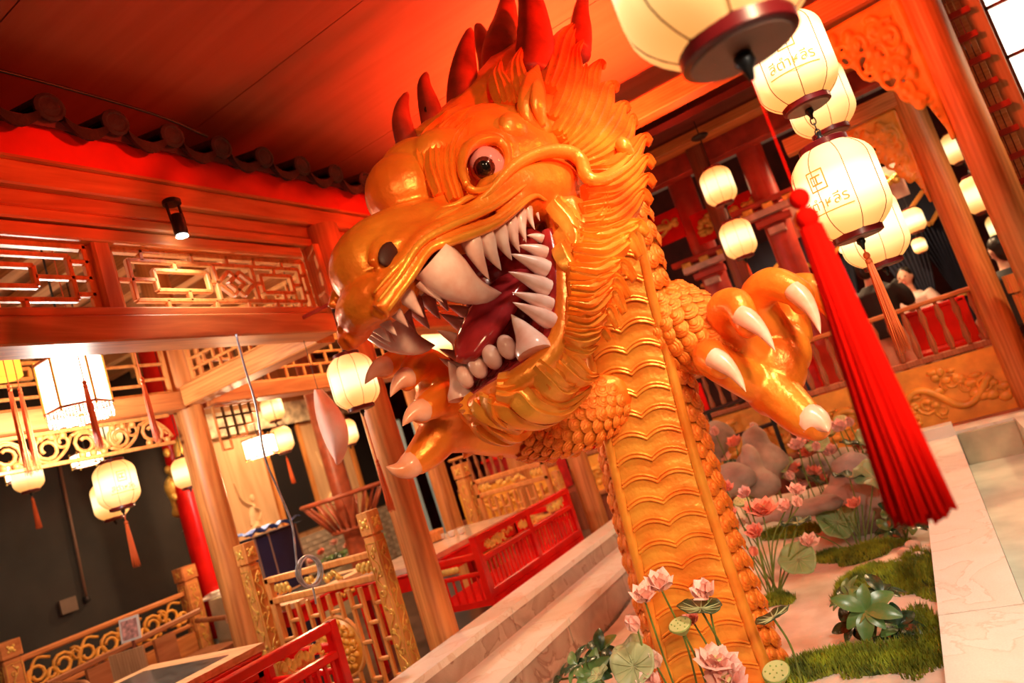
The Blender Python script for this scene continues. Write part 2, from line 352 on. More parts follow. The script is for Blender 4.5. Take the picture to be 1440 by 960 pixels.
def tile_meshes():
    a = MB(); v = []; n = 10
    for (xx, sc) in ((.02, 1.0), (-.34, 1.0)):
        for k in range(n+1):
            t = PI*k/n; v.append((xx, .075*math.cos(t)*sc, .075*math.sin(t)*sc))
        for k in range(n+1):
            t = PI*k/n; v.append((xx, .06*math.cos(t), .06*math.sin(t)-.004))
    m = 2*(n+1); a.add(v, [(k, k+1, m+k+1, m+k) for k in range(n)]+[(n+1+k, m+n+1+k, m+n+2+k, n+2+k) for k in range(n)]+[(k, n+1+k, n+2+k, k+1) for k in range(n)])
    a.lathe([(.078, 0), (.078, .018), (.06, .026), (.05, .02), (.02, .03), (.0, .03)], (.012, 0, .005), 16, (1, 0, 0))
    b = MB(); v = []
    for (xx, dz) in ((.03, 0), (-.34, .03)):
        for k in range(9):
            y_ = -.11+.22*k/8; v.append((xx, y_, -.02-.045*(1-(y_/.11)**2)+dz)); 
        for k in range(9):
            y_ = -.11+.22*k/8; v.append((xx, y_, -.045-.045*(1-(y_/.11)**2)+dz))
    b.add(v, [(k, k+1, 18+k+1, 18+k) for k in range(8)]+[(9+k, 27+k, 28+k, 10+k) for k in range(8)]+[(k, 9+k, 10+k, k+1) for k in range(8)]+[(0, 18, 27, 9), (8, 17, 35, 26)])
    v = []
    for k in range(9):
        y_ = -.11+.22*k/8; v += [(.034, y_, -.018-.045*(1-(y_/.11)**2)), (.05, y_, -.06-.075*(1-(y_/.11)**2)), (.03, y_, -.06-.075*(1-(y_/.11)**2))]
    b.add(v, [(k*3+i, k*3+(i+1) % 3, (k+1)*3+(i+1) % 3, (k+1)*3+i) for k in range(8) for i in range(3)]+[(0, 1, 2), (24, 26, 25)])
    r = []
    for q in (a, b):
        me = q.mesh('roof_tile'); me.materials.append(TILE); bm_ = bmesh.new(); bm_.from_mesh(me); bmesh.ops.recalc_face_normals(bm_, faces=bm_.faces); bm_.to_mesh(me); bm_.free(); r.append(me)
    return r
tA, tB = tile_meshes()
for k in range(21):
    for me, dy, dz in ((tA, 0, .03), (tB, .15, .02)):
        o = obj('roof_tile', me, None, rf, fix=False); o.location = (-2.82, -.6+k*.30+dy, 3.405+dz); o.rotation_euler = (0, .22, 0); o.scale = (.9, .88, .8)
# black cable lying over the tiles
cbm = MB(); cbm.tube(cr([(-2.80, .2, 3.56), (-2.80, 1.3, 3.56), (-2.79, 1.9, 3.55), (-2.78, 2.35, 3.52), (-2.77, 2.6, 3.46)], 6), .008, 6); tag(obj('cable', cbm, BLACKM, smooth=True), 'black cable running along the top of the roof tiles', 'cable')
# transom lattice
def lattice(name, label, O, ax, up, W, H, bars, w=.022, d=.03, m=WLAT, frame=.03, cat='lattice', group=None):
    O, ax, up = np.asarray(O, float), nrm(ax), nrm(up); n = np.cross(ax, up); t = thing(name, label, cat, O, group)
    P = lambda u, v: O+ax*u*W+up*v*H
    if frame:
        for a, b in (((0, 0), (1, 0)), ((0, 1), (1, 1)), ((0, 0), (0, 1)), ((1, 0), (1, 1))): obj('frame_rail', MB().bbar(P(*a), P(*b), d*1.2, frame, .004, up=n), m, t)
    for a, b in bars: obj('lattice_bar', MB().bbar(P(*a), P(*b), w, d, .004, up=n), m, t)
    return t
def rect(x0, y0, x1, y1): return [((x0, y0), (x1, y0)), ((x0, y1), (x1, y1)), ((x0, y0), (x0, y1)), ((x1, y0), (x1, y1))]
TR = rect(.07, .17, .96, .83)+rect(.17, .34, .42, .68)+rect(.71, .34, .90, .68)+[((.46, .17), (.46, .83)), ((.67, .17), (.67, .83)), ((.27, .68), (.27, .83)), ((.31, .17), (.31, .34)), ((.07, .51), (.17, .51)), ((.42, .51), (.46, .51)), ((.67, .51), (.71, .51)), ((.80, .68), (.80, .83)), ((.83, .17), (.83, .34)), ((.90, .5), (.96, .5))]
TR += [((x, .83), (x, 1)) for x in (.13, .36, .54, .69, .86)]+[((x, 0), (x, .17)) for x in (.2, .43, .60, .77, .92)]+[((0, .5), (.07, .5)), ((.96, .35), (1, .35)), ((.96, .7), (1, .7))]
for cx in (.535, .595): TR += [((cx-.07, .5), (cx, .72)), ((cx, .72), (cx+.07, .5)), ((cx+.07, .5), (cx, .28)), ((cx, .28), (cx-.07, .5))]
TL = rect(.08, .17, .93, .83)+rect(.2, .36, .80, .66)+[((.5, .66), (.5, .83)), ((.5, .17), (.5, .36)), ((.3, .83), (.3, 1)), ((.65, .83), (.65, 1)), ((.4, 0), (.4, .17)), ((.75, 0), (.75, .17)), ((.93, .5), (1, .5)), ((0, .5), (.08, .5)), ((.80, .5), (.93, .5)), ((.08, .5), (.2, .5)), ((.93, .75), (1, .75)), ((.93, .25), (1, .25))]
lattice('transom_lattice', 'wooden transom lattice with interlocked diamonds between two rectangles, above the lintel', (-3.0, 2.03, 2.55), (0, 1, 0), (0, 0, 1), 1.23, .315, TR)
lattice('transom_lattice', 'wooden transom lattice of nested rectangles left of the square post', (-3.0, .72, 2.55), (0, 1, 0), (0, 0, 1), 1.2, .315, TL)
lattice('transom_lattice', 'wooden transom lattice above the column behind the dragon head', (-3.0, 3.6, 2.55), (0, 1, 0), (0, 0, 1), 2.5, .315, TR)
tag(obj('post', MB().bbar((-3, 1.975, 2.54), (-3, 1.975, 2.88), .11, .085, .01, up=(0, 1, 0)), WCOL), 'square post between the two transom lattices', 'post')
tag(obj('post', MB().bbar((-2.93, 3.33, 2.50), (-2.93, 3.33, 2.94), .12, .10, .01, up=(0, 1, 0)), WCOL), 'square end post of the transom beside the dragon snout', 'post')
# inner frame row
beam(-4.70, -4.52, .2, 3.36, 2.36, 2.49, 'inner beam over the dining area left of the round column'); beam(-4.70, -4.52, 3.59, 6.2, 2.36, 2.49, 'inner beam with grid lattice corner right of the round column')
beam(-4.5, -3.12, 3.33, 3.50, 2.37, 2.52, 'cross tie beam from round column to front column', WBX)
def grid_bars(nx, ny, skip=lambda i, j: False):
    r = [((i/nx, 0), (i/nx, 1)) for i in range(1, nx)]+[((0, j/ny), (1, j/ny)) for j in range(1, ny)]; return r
GB = []
for j in range(1, 4): GB.append(((0, j/4), (1, j/4)))
for j in range(4):
    for i in range(1, 12):
        x = (i+.5*(j % 2))/12
        if x < 1: GB.append(((x, j/4), (x, (j+1)/4)))
lattice('inner_transom', 'brick-pattern lattice over the inner beam right of the round column', (-4.6, 3.62, 2.50), (0, 1, 0), (0, 0, 1), 2.5, .45, GB, .018, .025)
lattice('inner_transom', 'lattice of offset rectangles over the inner beam above the dining area', (-4.6, .3, 2.50), (0, 1, 0), (0, 0, 1), 3.02, .45, TL+rect(.3, .44, .7, .58), .02, .025)
lattice('tie_lattice', 'small lattice above the cross tie beam', (-4.44, 3.42, 2.54), (1, 0, 0), (0, 0, 1), 1.28, .32, GB[:3]+[b for b in GB[3:] if True], .018, .025)
# stepped grid bracket under the inner beam
gbk = thing('grid_bracket', 'stepped square-grid lattice bracket beside the round column', 'bracket', (-4.6, 3.62, 2.35))
for i in range(5):
    hgt = (4, 3, 3, 2, 1)[i]
    for j in range(hgt):
        for a, b in (((i, j), (i+1, j)), ((i, j), (i, j+1)), ((i+1, j), (i+1, j+1)), ((i, j+1), (i+1, j+1))):
            obj('lattice_bar', MB().bbar((-4.6, 3.63+a[0]*.085, 2.35-a[1]*.085), (-4.6, 3.63+b[0]*.085, 2.35-b[1]*.085), .014, .02, .002, up=(1, 0, 0)), WLAT, gbk)
# carved frieze under the inner beam (left dining area)
def scroll_pts(c, ax, ay, r, turns=1.4, a0=0., flip=1, n=16):
    return [np.asarray(c)+(ax*math.cos(a0+flip*t)+ay*math.sin(a0+flip*t))*r*(1-.62*k/(n-1)) for k, t in enumerate(np.linspace(0, 2*PI*turns, n))]
YV, ZV, XV = A(0, 1, 0), A(0, 0, 1), A(1, 0, 0)
def frieze(name, label, O, ax, up, W, H, m, n=8, cat='carving', th=.016, rails=True):
    O, ax, up = np.asarray(O, float), nrm(ax), nrm(up); nn = np.cross(ax, up); t = thing(name, label, cat, O)
    if rails:
        for v in (0, H): obj('rail', MB().bbar(O+up*v, O+ax*W+up*v, .03, .025, .004, up=up), m, t)
    for k in range(n):
        c = O+ax*W*(k+.5)/n+up*H*.5; w = W/n; f = 1 if k % 2 else -1; mb = MB()
        mb.tube(scroll_pts(c-ax*w*.16, ax, up*f, min(H, w)*.42, 1.5, -.8, f), th*.8, 6); mb.tube(scroll_pts(c+ax*w*.26-up*f*H*.18, ax, up, H*.24, 1.3, 2, -f), th*.65, 6)
        mb.tube(cr([c-ax*w*.5+up*f*H*.3, c-ax*w*.1+up*f*H*.42, c+ax*w*.3+up*f*H*.1, c+ax*w*.5-up*f*H*.3], 4), th*.7, 6)
        for q in (-.3, .0, .3): mb.ell(c+ax*w*q-up*f*H*.36, (th*1.5,)*3, 8, 6)
        obj('scroll', mb, m, t, smooth=True)
    return t
frieze('hanging_frieze', 'carved openwork frieze hanging under the inner beam', (-4.6, .5, 2.14), YV, ZV, 2.75, .2, WLAT, 12)
# ---------------------------------------------------------------- carved brackets of the right pavilion
def spandrel(label, O, w, h, flip=1):
    # O: top corner at the column; runs towards -X (w) and down (h)
    mb = MB(); O = np.asarray(O, float); p = lambda a, b: O+A(-a*w*flip, 0, -b*h)
    mb.tube([p(.02, 0), p(.02, .5), p(.03, 1.0)], [w*.07, w*.06, w*.02], 8); mb.tube([p(0, .0), p(.5, .01), p(1.0, .02)], [w*.06, w*.055, w*.045], 8)
    mb.prism([(0, 0), (.12, 0), (.30, -.30), (.27, -.42), (.20, -.58), (.12, -.74), (.03, -.97), (0, -1)], O+A(0, -.02, 0), A(-w*flip, 0, 0), A(0, 0, h), A(0, .04, 0))
    mb.prism([(0, 0), (1.0, 0), (.98, -.09), (.84, -.13), (.70, -.12), (.5, -.20), (.30, -.30), (.1, -.3)], O+A(0, -.018, 0), A(-w*flip, 0, 0), A(0, 0, h), A(0, .036, 0))
    for a, b, r, f, a0 in ((.82, .13, .10, 1, 0), (.66, .20, .11, -1, 1), (.50, .18, .10, 1, 2), (.50, .33, .12, -1, 0), (.36, .30, .11, 1, 3), (.36, .46, .12, -1, 2), (.24, .44, .09, 1, 0), (.26, .60, .08, -1, 1), (.20, .22, .12, 1, 1), (.92, .06, .06, -1, 0), (.18, .70, .06, 1, 0), (.32, .14, .09, -1, 2)):
        c = p(a, b)+A(0, -.028, 0); mb.tube(scroll_pts(c, A(w, 0, 0), A(0, 0, h), r, 1.4, a0, f), w*.030, 7); mb.ell(c, (w*.035, .03, h*.03), 10, 8)
    for a, b in ((.75, .20), (.60, .28), (.44, .42), (.30, .56), (.22, .66), (.88, .15), (.42, .27), (.56, .10), (.72, .07), (.14, .5), (.13, .35)):
        mb.ell(p(a, b)+A(0, -.02, 0), (w*.055, .032, h*.05), 10, 8)
    for k in range(5): mb.tube([p(.07, .66+k*.055)+A(0, -.024, 0), p(.13-k*.012, .68+k*.05)+A(0, -.028, 0)], .006, 6)
    o = organic('carved_bracket', mb, .009, 1, WCARV); tag(o, label, 'bracket', None); return o
spandrel('large orange carved scroll bracket on the slim column nearest the lantern stacks', (.60, 5.19, 3.30), .58, .98); spandrel('smaller orange carved scroll bracket on the column at the railing end', (.455, 6.62, 2.96), .46, .80)
# beams and rafters of the right pavilion roof
beam(-2.2, .66, 5.1, 5.26, 3.34, 3.5, 'high beam above the large carved bracket', WBX); beam(-.4, .54, 6.55, 6.70, 2.98, 3.12, 'beam above the smaller carved bracket', WBX)
beam(-3.0, 1.6, 7.28, 7.46, 3.42, 3.72, 'red-lit header beam at the end of the ceiling', mat('red_beam', (.5, .05, .03), rough=.5, var=.2))
roofr = struct('ceiling_pavilion', MB().obox((1.0, 8.2, 3.95), (4, 0, 0), (0, 2.4, .5), (0, 0, .03)), DKRED)
for k in range(21): obj('rafter', MB().bbar((-2.6, 6.6+k*.2, 3.52+k*.042), (3.0, 6.6+k*.2, 3.52+k*.042), .07, .09, .006), WBX, roofr)

# ================================================================ lanterns
def paper(name, core, edge, s0, s1, half=.19):
    m = bpy.data.materials.new(name); m.use_nodes = True; nt = m.node_tree; b = nt.nodes['Principled BSDF']; b.inputs['Roughness'].default_value = .8; b.inputs['Base Color'].default_value = (.9, .7, .4, 1)
    tc = nd(nt, 'ShaderNodeTexCoord'); sx = nd(nt, 'ShaderNodeSeparateXYZ'); nt.links.new(tc.outputs['Object'], sx.inputs[0])
    ab = nd(nt, 'ShaderNodeMath', operation='ABSOLUTE'); nt.links.new(sx.outputs['Z'], ab.inputs[0])
    mr = nd(nt, 'ShaderNodeMapRange'); mr.inputs['From Min'].default_value = 0.02; mr.inputs['From Max'].default_value = half; mr.interpolation_type = 'SMOOTHSTEP'; nt.links.new(ab.outputs[0], mr.inputs['Value'])
    r = nd(nt, 'ShaderNodeValToRGB'); r.color_ramp.elements[0].color = (*core, 1); r.color_ramp.elements[1].color = (*edge, 1); _m = r.color_ramp.elements.new(.32); _m.color = (1, .68, .24, 1); nt.links.new(mr.outputs[0], r.inputs[0])
    m2 = nd(nt, 'ShaderNodeMapRange'); m2.inputs['To Min'].default_value = s0; m2.inputs['To Max'].default_value = s1; nt.links.new(mr.outputs[0], m2.inputs['Value'])
    nt.links.new(r.outputs[0], b.inputs['Emission Color']); nt.links.new(m2.outputs[0], b.inputs['Emission Strength']); MATS[name] = m; return m
PAPER = paper('lantern_paper_lit', (1, .86, .50), (1, .42, .09), 1.30, .74)
CAPM = mat('lantern_cap_maroon', (.16, .008, .012), rough=.3, var=.1); RIBM = mat('lantern_rib', (.22, .05, .015), rough=.5, var=0); CAPU = mat('lantern_cap_underside', (.30, .17, .13), rough=.5, var=.1)
TASR = mat('tassel_red', (.95, .006, .002), rough=.9, spec=.05, var=.12, scale=60, stretch=(1, 1, .05)); TASO = mat('tassel_orange', (.95, .16, .03), rough=.6, var=.15, scale=60, stretch=(1, 1, .05)); GOLDT = mat('gold_thread', (.9, .5, .1), rough=.4, var=.1)
LR, LH = .17, .195
def lprof(z): # radius at height z in [-LH, LH]
    q = abs(z)/LH; return LR*(1-.44*max(0, (q-.45)/.55)**2.2)
def shade_mesh():
    mb = MB(); seg = 64; N = 24; v = []
    for i in range(N+1):
        z = -LH+2*LH*i/N
        for k in range(seg):
            a = 2*PI*k/seg; r = lprof(z)*(.955+.045*abs(math.sin(4*a))**.6); v.append((r*math.cos(a), r*math.sin(a), z))
    mb.add(v, [(i*seg+k, i*seg+(k+1) % seg, (i+1)*seg+(k+1) % seg, (i+1)*seg+k) for i in range(N) for k in range(seg)])
    return mb
def tassel_mb(top, L, r, n=40, spread=.55):
    mb = MB(); top = np.asarray(top, float); mb.ell(top-A(0, 0, r*.6), (r*.62, r*.62, r*.75), 12, 8); mb.lathe([(r*.55, 0), (r*.62, -.01), (r*.55, -.02)], top-A(0, 0, r*1.3), 12)
    for k in range(n):
        a = 2*PI*k*.618; q = math.sqrt((k+.5)/n); x, y = math.cos(a)*q, math.sin(a)*q; l = L*random.uniform(.93, 1.0); p0 = top-A(0, 0, r*1.25)
        mb.tube([p0+A(x*r*.45, y*r*.45, 0), p0+A(x*r*.75, y*r*.75, -l*.3), p0+A(x*r*(.75+spread*.5), y*r*(.75+spread*.5), -l*.7), p0+A(x*r*(.8+spread), y*r*(.8+spread), -l)], [r*.11, r*.13, r*.12, r*.05], 5)
    return mb
lant0 = None
def make_lantern(ribs=True):
    e = thing('paper_lantern', 'lantern', 'lantern'); obj('shade', shade_mesh(), PAPER, e, smooth=True)
    if ribs:
        for k in range(8):
            a = PI*k/4; mb = MB(); mb.tube([((lprof(z)*.958+.0012)*math.cos(a), (lprof(z)*.958+.0012)*math.sin(a), z) for z in np.linspace(-LH, LH, 18)], .0016, 5); obj('rib', mb, RIBM, e)
    for s, nm in ((1, 'top_cap'), (-1, 'bottom_cap')):
        mb = MB(); mb.lathe([(.094, -.016), (.100, -.012), (.100, .014), (.094, .018)], (0, 0, s*(LH+.006)), 32); c = obj(nm, mb, CAPM, e, smooth=True, auto=40)
        mb = MB(); mb.lathe([(.088, 0), (.086, .003), (.0, .0035)], (0, 0, s*(LH+.0225)), 28, (0, 0, s)); obj('disc', mb, CAPU, c)
        mb = MB(); mb.lathe([(.006, 0), (.016, .004), (.018, .02), (.010, .03), (.005, .05)], (0, 0, s*(LH+.025)), 12, (0, 0, s)); obj('knob', mb, BLACKM, c, smooth=True)
    return e
LP = make_lantern(); LS = make_lantern(False)
used = {id(LP): False, id(LS): False}
def lantern(p, R, label, group=None, ribs=True, tassel=None, cord=.4, tz=.0, chain=False, tm=None, rot=.2):
    src = LP if ribs else LS
    o = dup(src); o.location = [float(c) for c in p]; k = R/LR; o.scale = (k, k, k); o.rotation_euler = (0, 0, rot); o['label'] = label
    if group: o['group'] = group
    top = np.asarray(p, float)+A(0, 0, (LH+.07)*k); bot = np.asarray(p, float)-A(0, 0, (LH+.07)*k)
    if not chain and cord:
        zc = CZ if (p[0] > -3.2 and p[1] < 7.25) else (3.74 if p[0] < -3.2 else 3.60+(p[1]-6.6)*.21)
        cord = max(.05, zc-top[2]+.003) if label.find('lower') < 0 else cord
    if chain:
        mb = MB(); n = int(cord/.028)
        for j in range(n):
            c = top+A(0, 0, j*.028); ax = (XV, YV)[j % 2]; mb.tube([c+ax*.010*math.cos(t)+ZV*.018*math.sin(t) for t in np.linspace(0, 2*PI, 11)], .0028, 5, cap=False)
        obj('chain', mb, BLACKM, o, smooth=True)
    elif cord: obj('cord', MB().tube([top-A(0, 0, .05*k), top+A(0, 0, cord)], .006*max(k, .6), 6), BLACKM, o)
    if tassel:
        d, L, r = tassel; q = bot-A(0, 0, d); obj('tassel_cord', MB().tube([bot+A(0, 0, .03*k), q], .0035, 6), tm or TASO, o); obj('tassel', tassel_mb(q, L, r), tm or TASO, o, smooth=True)
    return o
# text on a lantern
def lantern_text(o, ang, rows, R=LR):
    obs = []
    for txt, size, z in rows:
        cu = bpy.data.curves.new('t', 'FONT'); cu.body = txt; cu.size = size; cu.align_x = 'CENTER'; t = bpy.data.objects.new('t', cu); COL.objects.link(t)
        dg = bpy.context.evaluated_depsgraph_get(); me = bpy.data.meshes.new_from_object(t.evaluated_get(dg)); bpy.data.objects.remove(t)
        b = bmesh.new(); b.from_mesh(me); bmesh.ops.subdivide_edges(b, edges=[e for e in b.edges if e.calc_length() > .02], cuts=2); 
        for v in b.verts:
            zz = v.co.y+z; r = lprof(zz)*1.006; a = ang+v.co.x/r; v.co = Vector((r*math.cos(a), r*math.sin(a), zz))
        b.to_mesh(me); b.free(); me.materials.clear(); me.materials.append(LTX); w = bpy.data.objects.new('lettering', me); COL.objects.link(w); w.parent = o; w['label'] = 'golden lettering on the paper'
    mb = MB(); r = lprof(.03)*1.004
    for (a0, a1, z0, z1) in ((-.21, .21, .085, .091), (-.21, .21, .004, .010), (-.21, -.18, .004, .091), (.18, .21, .004, .091), (-.12, .12, .062, .069), (-.12, .12, .028, .035), (-.14, -.11, .028, .069), (-.02, .02, .03, .066), (-.62, .62, -.092, -.087)):
        n = 8; vv = []
        for i in range(n+1):
            a = ang+a0+(a1-a0)*i/n
            for z in (z0, z1): rr = lprof(z)*1.006; vv.append((rr*math.cos(a), rr*math.sin(a), z))
        mb.add(vv, [(2*i, 2*i+2, 2*i+3, 2*i+1) for i in range(n)])
    w = obj('printed_emblem', mb, LTX); w.parent = o
LTX = emis('lantern_print', (.62, .28, .04), .42)
TROW = [('\u0e2a\u0e35\u0e15\u0e33\u0e2b\u0e25\u0e35\u0e23', .060, -.070)]
def camang(p, off=0.): return math.atan2(CAM[1]-p[1], CAM[0]-p[0])+off
# near stack: blurred lantern right over the camera side of the pool, with the long red tassel
p = A(-.085, 1.255, 2.155); near = lantern(p, .17, 'large paper lantern with maroon base disc, carrying the long scarlet tassel', cord=1.2, rot=.15)
big = MB(); tp_ = at_d(1137, 278, 1.2); 
obj('tassel_cord', MB().tube([p-A(0, 0, .26), A(p[0], p[1], tp_[2]+.02)], .0013, 6), TASR, near)
mbt = MB(); base = A(p[0], p[1]+.02, tp_[2]); mbt.ell(base, (.017, .017, .018), 14, 10); mbt.ell(base-A(0, 0, .036), (.019, .019, .02), 14, 10)
for k in range(150):
    a = 2*PI*k*.618; q = math.sqrt((k+.5)/150); x, y = math.cos(a)*q, math.sin(a)*q; l = .50*random.uniform(.95, 1.0); p0 = base-A(0, 0, .05)
    mbt.tube([p0+A(x*.016, y*.016, 0), p0+A(x*.024, y*.024, -l*.3), p0+A(x*.038, y*.038, -l*.7), p0+A(x*.048, y*.048, -l)], [.0035, .0045, .0048, .003], 5)
obj('tassel', mbt, TASR, near, smooth=True)['label'] = 'long thick scarlet tassel'
# second and third stacks
pA = at_d(1182, 267, 3.0); pB = A(pA[0], pA[1], pA[2]+.60)
l3 = lantern(pA, .17, 'big lettered paper lantern with orange tassel, lower of the middle lantern stack', tassel=(.02, .42, .022), cord=.18, chain=True, rot=.3); lantern_text(l3, camang(pA, -.42)-.3, TROW)
l2 = lantern(pB, .17, 'lettered paper lantern, upper of the middle lantern stack', cord=.7, rot=.1); lantern_text(l2, camang(pB, .05)-.1, TROW)
pC = at_d(1223, 322, 3.75); pD = A(pC[0], pC[1], pC[2]+.76)
lantern(pC, .165, 'paper lantern half hidden behind the big lettered one, lower of the rear stack', cord=.24, chain=True); lantern(pD, .165, 'paper lantern half hidden behind another, upper of the rear stack', cord=.6)
pE = at_d(1010, 262, 6.0); pF = at_d(1040, 337, 6.0); pF = A(pE[0], pE[1], pE[2]-.48)
lantern(pE, .135, 'upper lantern of the pair hung on a black rod before the red column', cord=.26); lantern(pF, .135, 'lower lantern of the pair hung before the red column', cord=.1, tassel=(.02, .2, .012))
mb = MB(); mb.lathe([(.07, 0), (.075, .012), (.05, .03), (.01, .035)], pE+A(0, 0, .47), 16, (0, 0, -1)); tag(obj('ceiling_rose', mb, BLACKM, smooth=True), 'black ceiling rose above the paired lanterns', 'ceiling rose')
for px, py, t, R, lab in ((1377, 272, 6.2, .14, 'paper lantern between the two slim columns'), (1284, 310, 7.6, .11, 'small lantern in front of the navy curtains'), (1346, 207, 8, .15, 'paper lantern under the roof between bracket and column'), (1408, 318, 9.0, .15, 'bright far lantern beside the right column'), (1236, 362, 9.2, .11, 'tiny lantern behind the orange tassel'), (1293, 345, 8.3, .075, 'tiny lantern low between the navy curtains')):
    lantern(at_d(px, py, t), R, lab, 'lanterns inside the right pavilion', ribs=False, cord=.3)
# left side
pm = at_d(497, 536, 3.95); _pm = lantern(pm, .128, 'glowing paper lantern with maroon cap hanging by the column under the dragon snout', cord=0, tassel=(.25, .28, .016))
obj('cord', MB().tube([pm+A(0, 0, .17), pm+A(0, 0, .47)], .003, 6), BLACKM, _pm); obj('bracket_arm', MB().bbar(pm+A(.02, 0, .46), A(-2.87, pm[1], pm[2]+.46), .02, .02, .003), REDC, _pm)
pl = at_d(164, 681, 5.4); l6 = lantern(pl, .150, 'paper lantern with orange tassel hanging before the black wall', cord=.35, tassel=(.05, .33, .022)); lantern_text(l6, camang(pl, .3)-.2, TROW)
for px, py, t, R, lab, tas in ((383, 575, 9.2, .135, 'upper small lantern of the two before the mural panels', None), (396, 618, 8.8, .135, 'lower small lantern of the two before the mural panels', (.03, .3, .02)), (10, 804, 8.0, .115, 'small lantern with red tassel low at the black wall', (.04, .3, .02)), (148, 607, 6.0, .12, 'paper lantern above the one with tassel at the black wall', None), (155, 702, 6.5, .15, 'paper lantern directly behind the tasselled one at the black wall', None), (262, 664, 6.6, .12, 'paper lantern peeking out behind the round column', None), (487, 608, 8.5, .13, 'round lantern between column and hanging petal', None), (614, 484, 6.5, .13, 'lantern seen through the dragon jaws', None), (38, 668, 6.2, .12, 'paper lantern beside the hanging tassels at the black wall', (.02, .25, .02))):
    lantern(at_d(px, py, t), R, lab, None, ribs=False, cord=.3, tassel=tas, tm=TASR if 'red' in lab else TASO)
for o in (LP, LS):
    for c in list(o.children):
        for g in list(c.children): bpy.data.objects.remove(g)
        bpy.data.objects.remove(c)
    bpy.data.objects.remove(o)
# ---- palace lamps: bright white six-sided boxes with fringe
PLAMP = emis('palace_lamp_glass', (1, .88, .62), 5.0); FRNG = mat('white_fringe', (.85, .8, .72), rough=.6, var=.1)
def palace_lamp(p, R, Hh, label, fringe=True):
    e = thing('palace_lamp', label, 'lamp', p); p = np.asarray(p, float); mb = MB()
    for k in range(6):
        a0, a1 = PI*k/3, PI*(k+1)/3; q = [p+A(math.cos(a)*R*.97, math.sin(a)*R*.97, z) for a in (a0, a1) for z in (-Hh/2, Hh/2)]; n = nrm(q[0]+q[2]-2*p)*.004
        obj('glass_pane', MB().add([q[0], q[2], q[3], q[1], q[0]-n, q[2]-n, q[3]-n, q[1]-n], [(0, 1, 2, 3), (7, 6, 5, 4), (0, 4, 5, 1), (1, 5, 6, 2), (2, 6, 7, 3), (3, 7, 4, 0)]), PLAMP, e)
        c = A(math.cos(a0)*R, math.sin(a0)*R, 0); obj('frame_post', MB().tube([p+c+A(0, 0, -Hh/2-.02), p+c+A(0, 0, Hh/2+.02)], .007, 6), GREL, e)
        d = A(math.cos(a1)*R, math.sin(a1)*R, 0)
        for z in (-Hh/2, Hh/2): obj('frame_rail', MB().bar(p+c+A(0, 0, z), p+d+A(0, 0, z), .014, .014), WDARK, e)
    if fringe:
        mb = MB()
        for k in range(60):
            a = 2*PI*k/60; rr = R*.86/math.cos(((a+PI/6) % (PI/3))-PI/6)*1.1; c = p+A(math.cos(a)*rr, math.sin(a)*rr, -Hh/2-.02); l = .045+.018*abs(math.sin(k*.8))
            for j in range(4): mb.ell(c-A(0, 0, l*j/4), (.007, .007, .008), 6, 4)
        obj('bead_fringe', mb, FRNG, e, smooth=True)
    obj('cord', MB().tube([p+A(0, 0, Hh/2), A(p[0], p[1], 3.745)], .006, 6), BLACKM, e)
    return e
palace_lamp(at_d(104, 540, 4.1), .17, .29, 'large brilliant white palace lamp with bead fringe under the lintel')
palace_lamp(at_d(366, 628, 7.6), .17, .2, 'bright palace lamp before the wooden mural panels', False); palace_lamp(at_d(30, 662, 6.6), .13, .16, 'small bright palace lamp over the dining tables at the black wall', False); palace_lamp(at_d(122, 645, 7.2), .14, .12, 'flat bright palace lamp behind the tasselled lantern', False)
L_('POINT', 'palace_lamp_light', at_d(104, 560, 4.0)-A(0, 0, .25), 60, WHITE, .05)
L_('POINT', 'palace_lamp_light', at_d(366, 640, 7.4)-A(0, 0, .2), 50, WARM, .05)
# loose tassels on long cords
for px, y0, y1, t, lab in ((12, 505, 680, 3.9, 'orange tassel hanging directly under the yellow drum lantern'), (27, 510, 672, 4.0, 'second orange tassel hanging beside the yellow lantern'), (118, 500, 640, 3.75, 'red-brown tassel hanging before the bright palace lamp'), (199, 495, 632, 4.0, 'long golden-orange tassel hanging right of the bright palace lamp')):
    q = at_d(px, y0+35, t); e = obj('hanging_tassel', tassel_mb(q, (y1-y0-45)*t/1000, .018, 30, .3), TASO, smooth=True); mb = MB().tube([q, A(q[0], q[1], 3.745)], .003, 5); tag(e, lab, 'tassel'); obj('cord', mb, TASO, e)
yl = lantern  # small yellow cylinder lantern at the left edge
p = at_d(6, 518, 4.2); mb = MB(); mb.lathe([(.07, -.07), (.085, -.06), (.085, .06), (.07, .07)], p, 20); tag(obj('drum_lantern', mb, emis('yellow_drum', (1, .5, .05), .9), smooth=True, auto=40), 'small yellow drum lantern with two tassels', 'lantern')
# black spotlights on the eave
SPOTG = emis('spot_lens', (1, .97, .9), 30)
def spotlamp(p, lit, label):
    e = thing('spotlight', label, 'spotlight', p); p = np.asarray(p, float)
    obj('canopy', MB().lathe([(.045, 0), (.045, .02), (.03, .03)], p-A(0, 0, .03), 16), BLACKM, e, smooth=True, auto=40)
    for s in (-1, 1): obj('bracket_arm', MB().bar(p+A(0, s*.036, -.03), p+A(.01, s*.036, -.13), .008, .012), BLACKM, e)
    mb = MB(); mb.lathe([(.028, 0), (.034, .01), (.034, .09), (.026, .11)], p+A(.01, 0, -.20), 18); obj('housing', mb, BLACKM, e, smooth=True, auto=40)
    if lit: mb = MB(); mb.lathe([(.026, 0), (.03, .006), (.0, .008)], p+A(.01, 0, -.202), 16, (0, 0, -1)); obj('lens', mb, SPOTG, e)
    return e
spotlamp(A(-2.86, 2.34, 3.10), True, 'lit black spotlight on the eave beam'); spotlamp(A(-2.86, 3.78, 3.12), False, 'unlit black spotlight on the eave beam near the dragon snout')
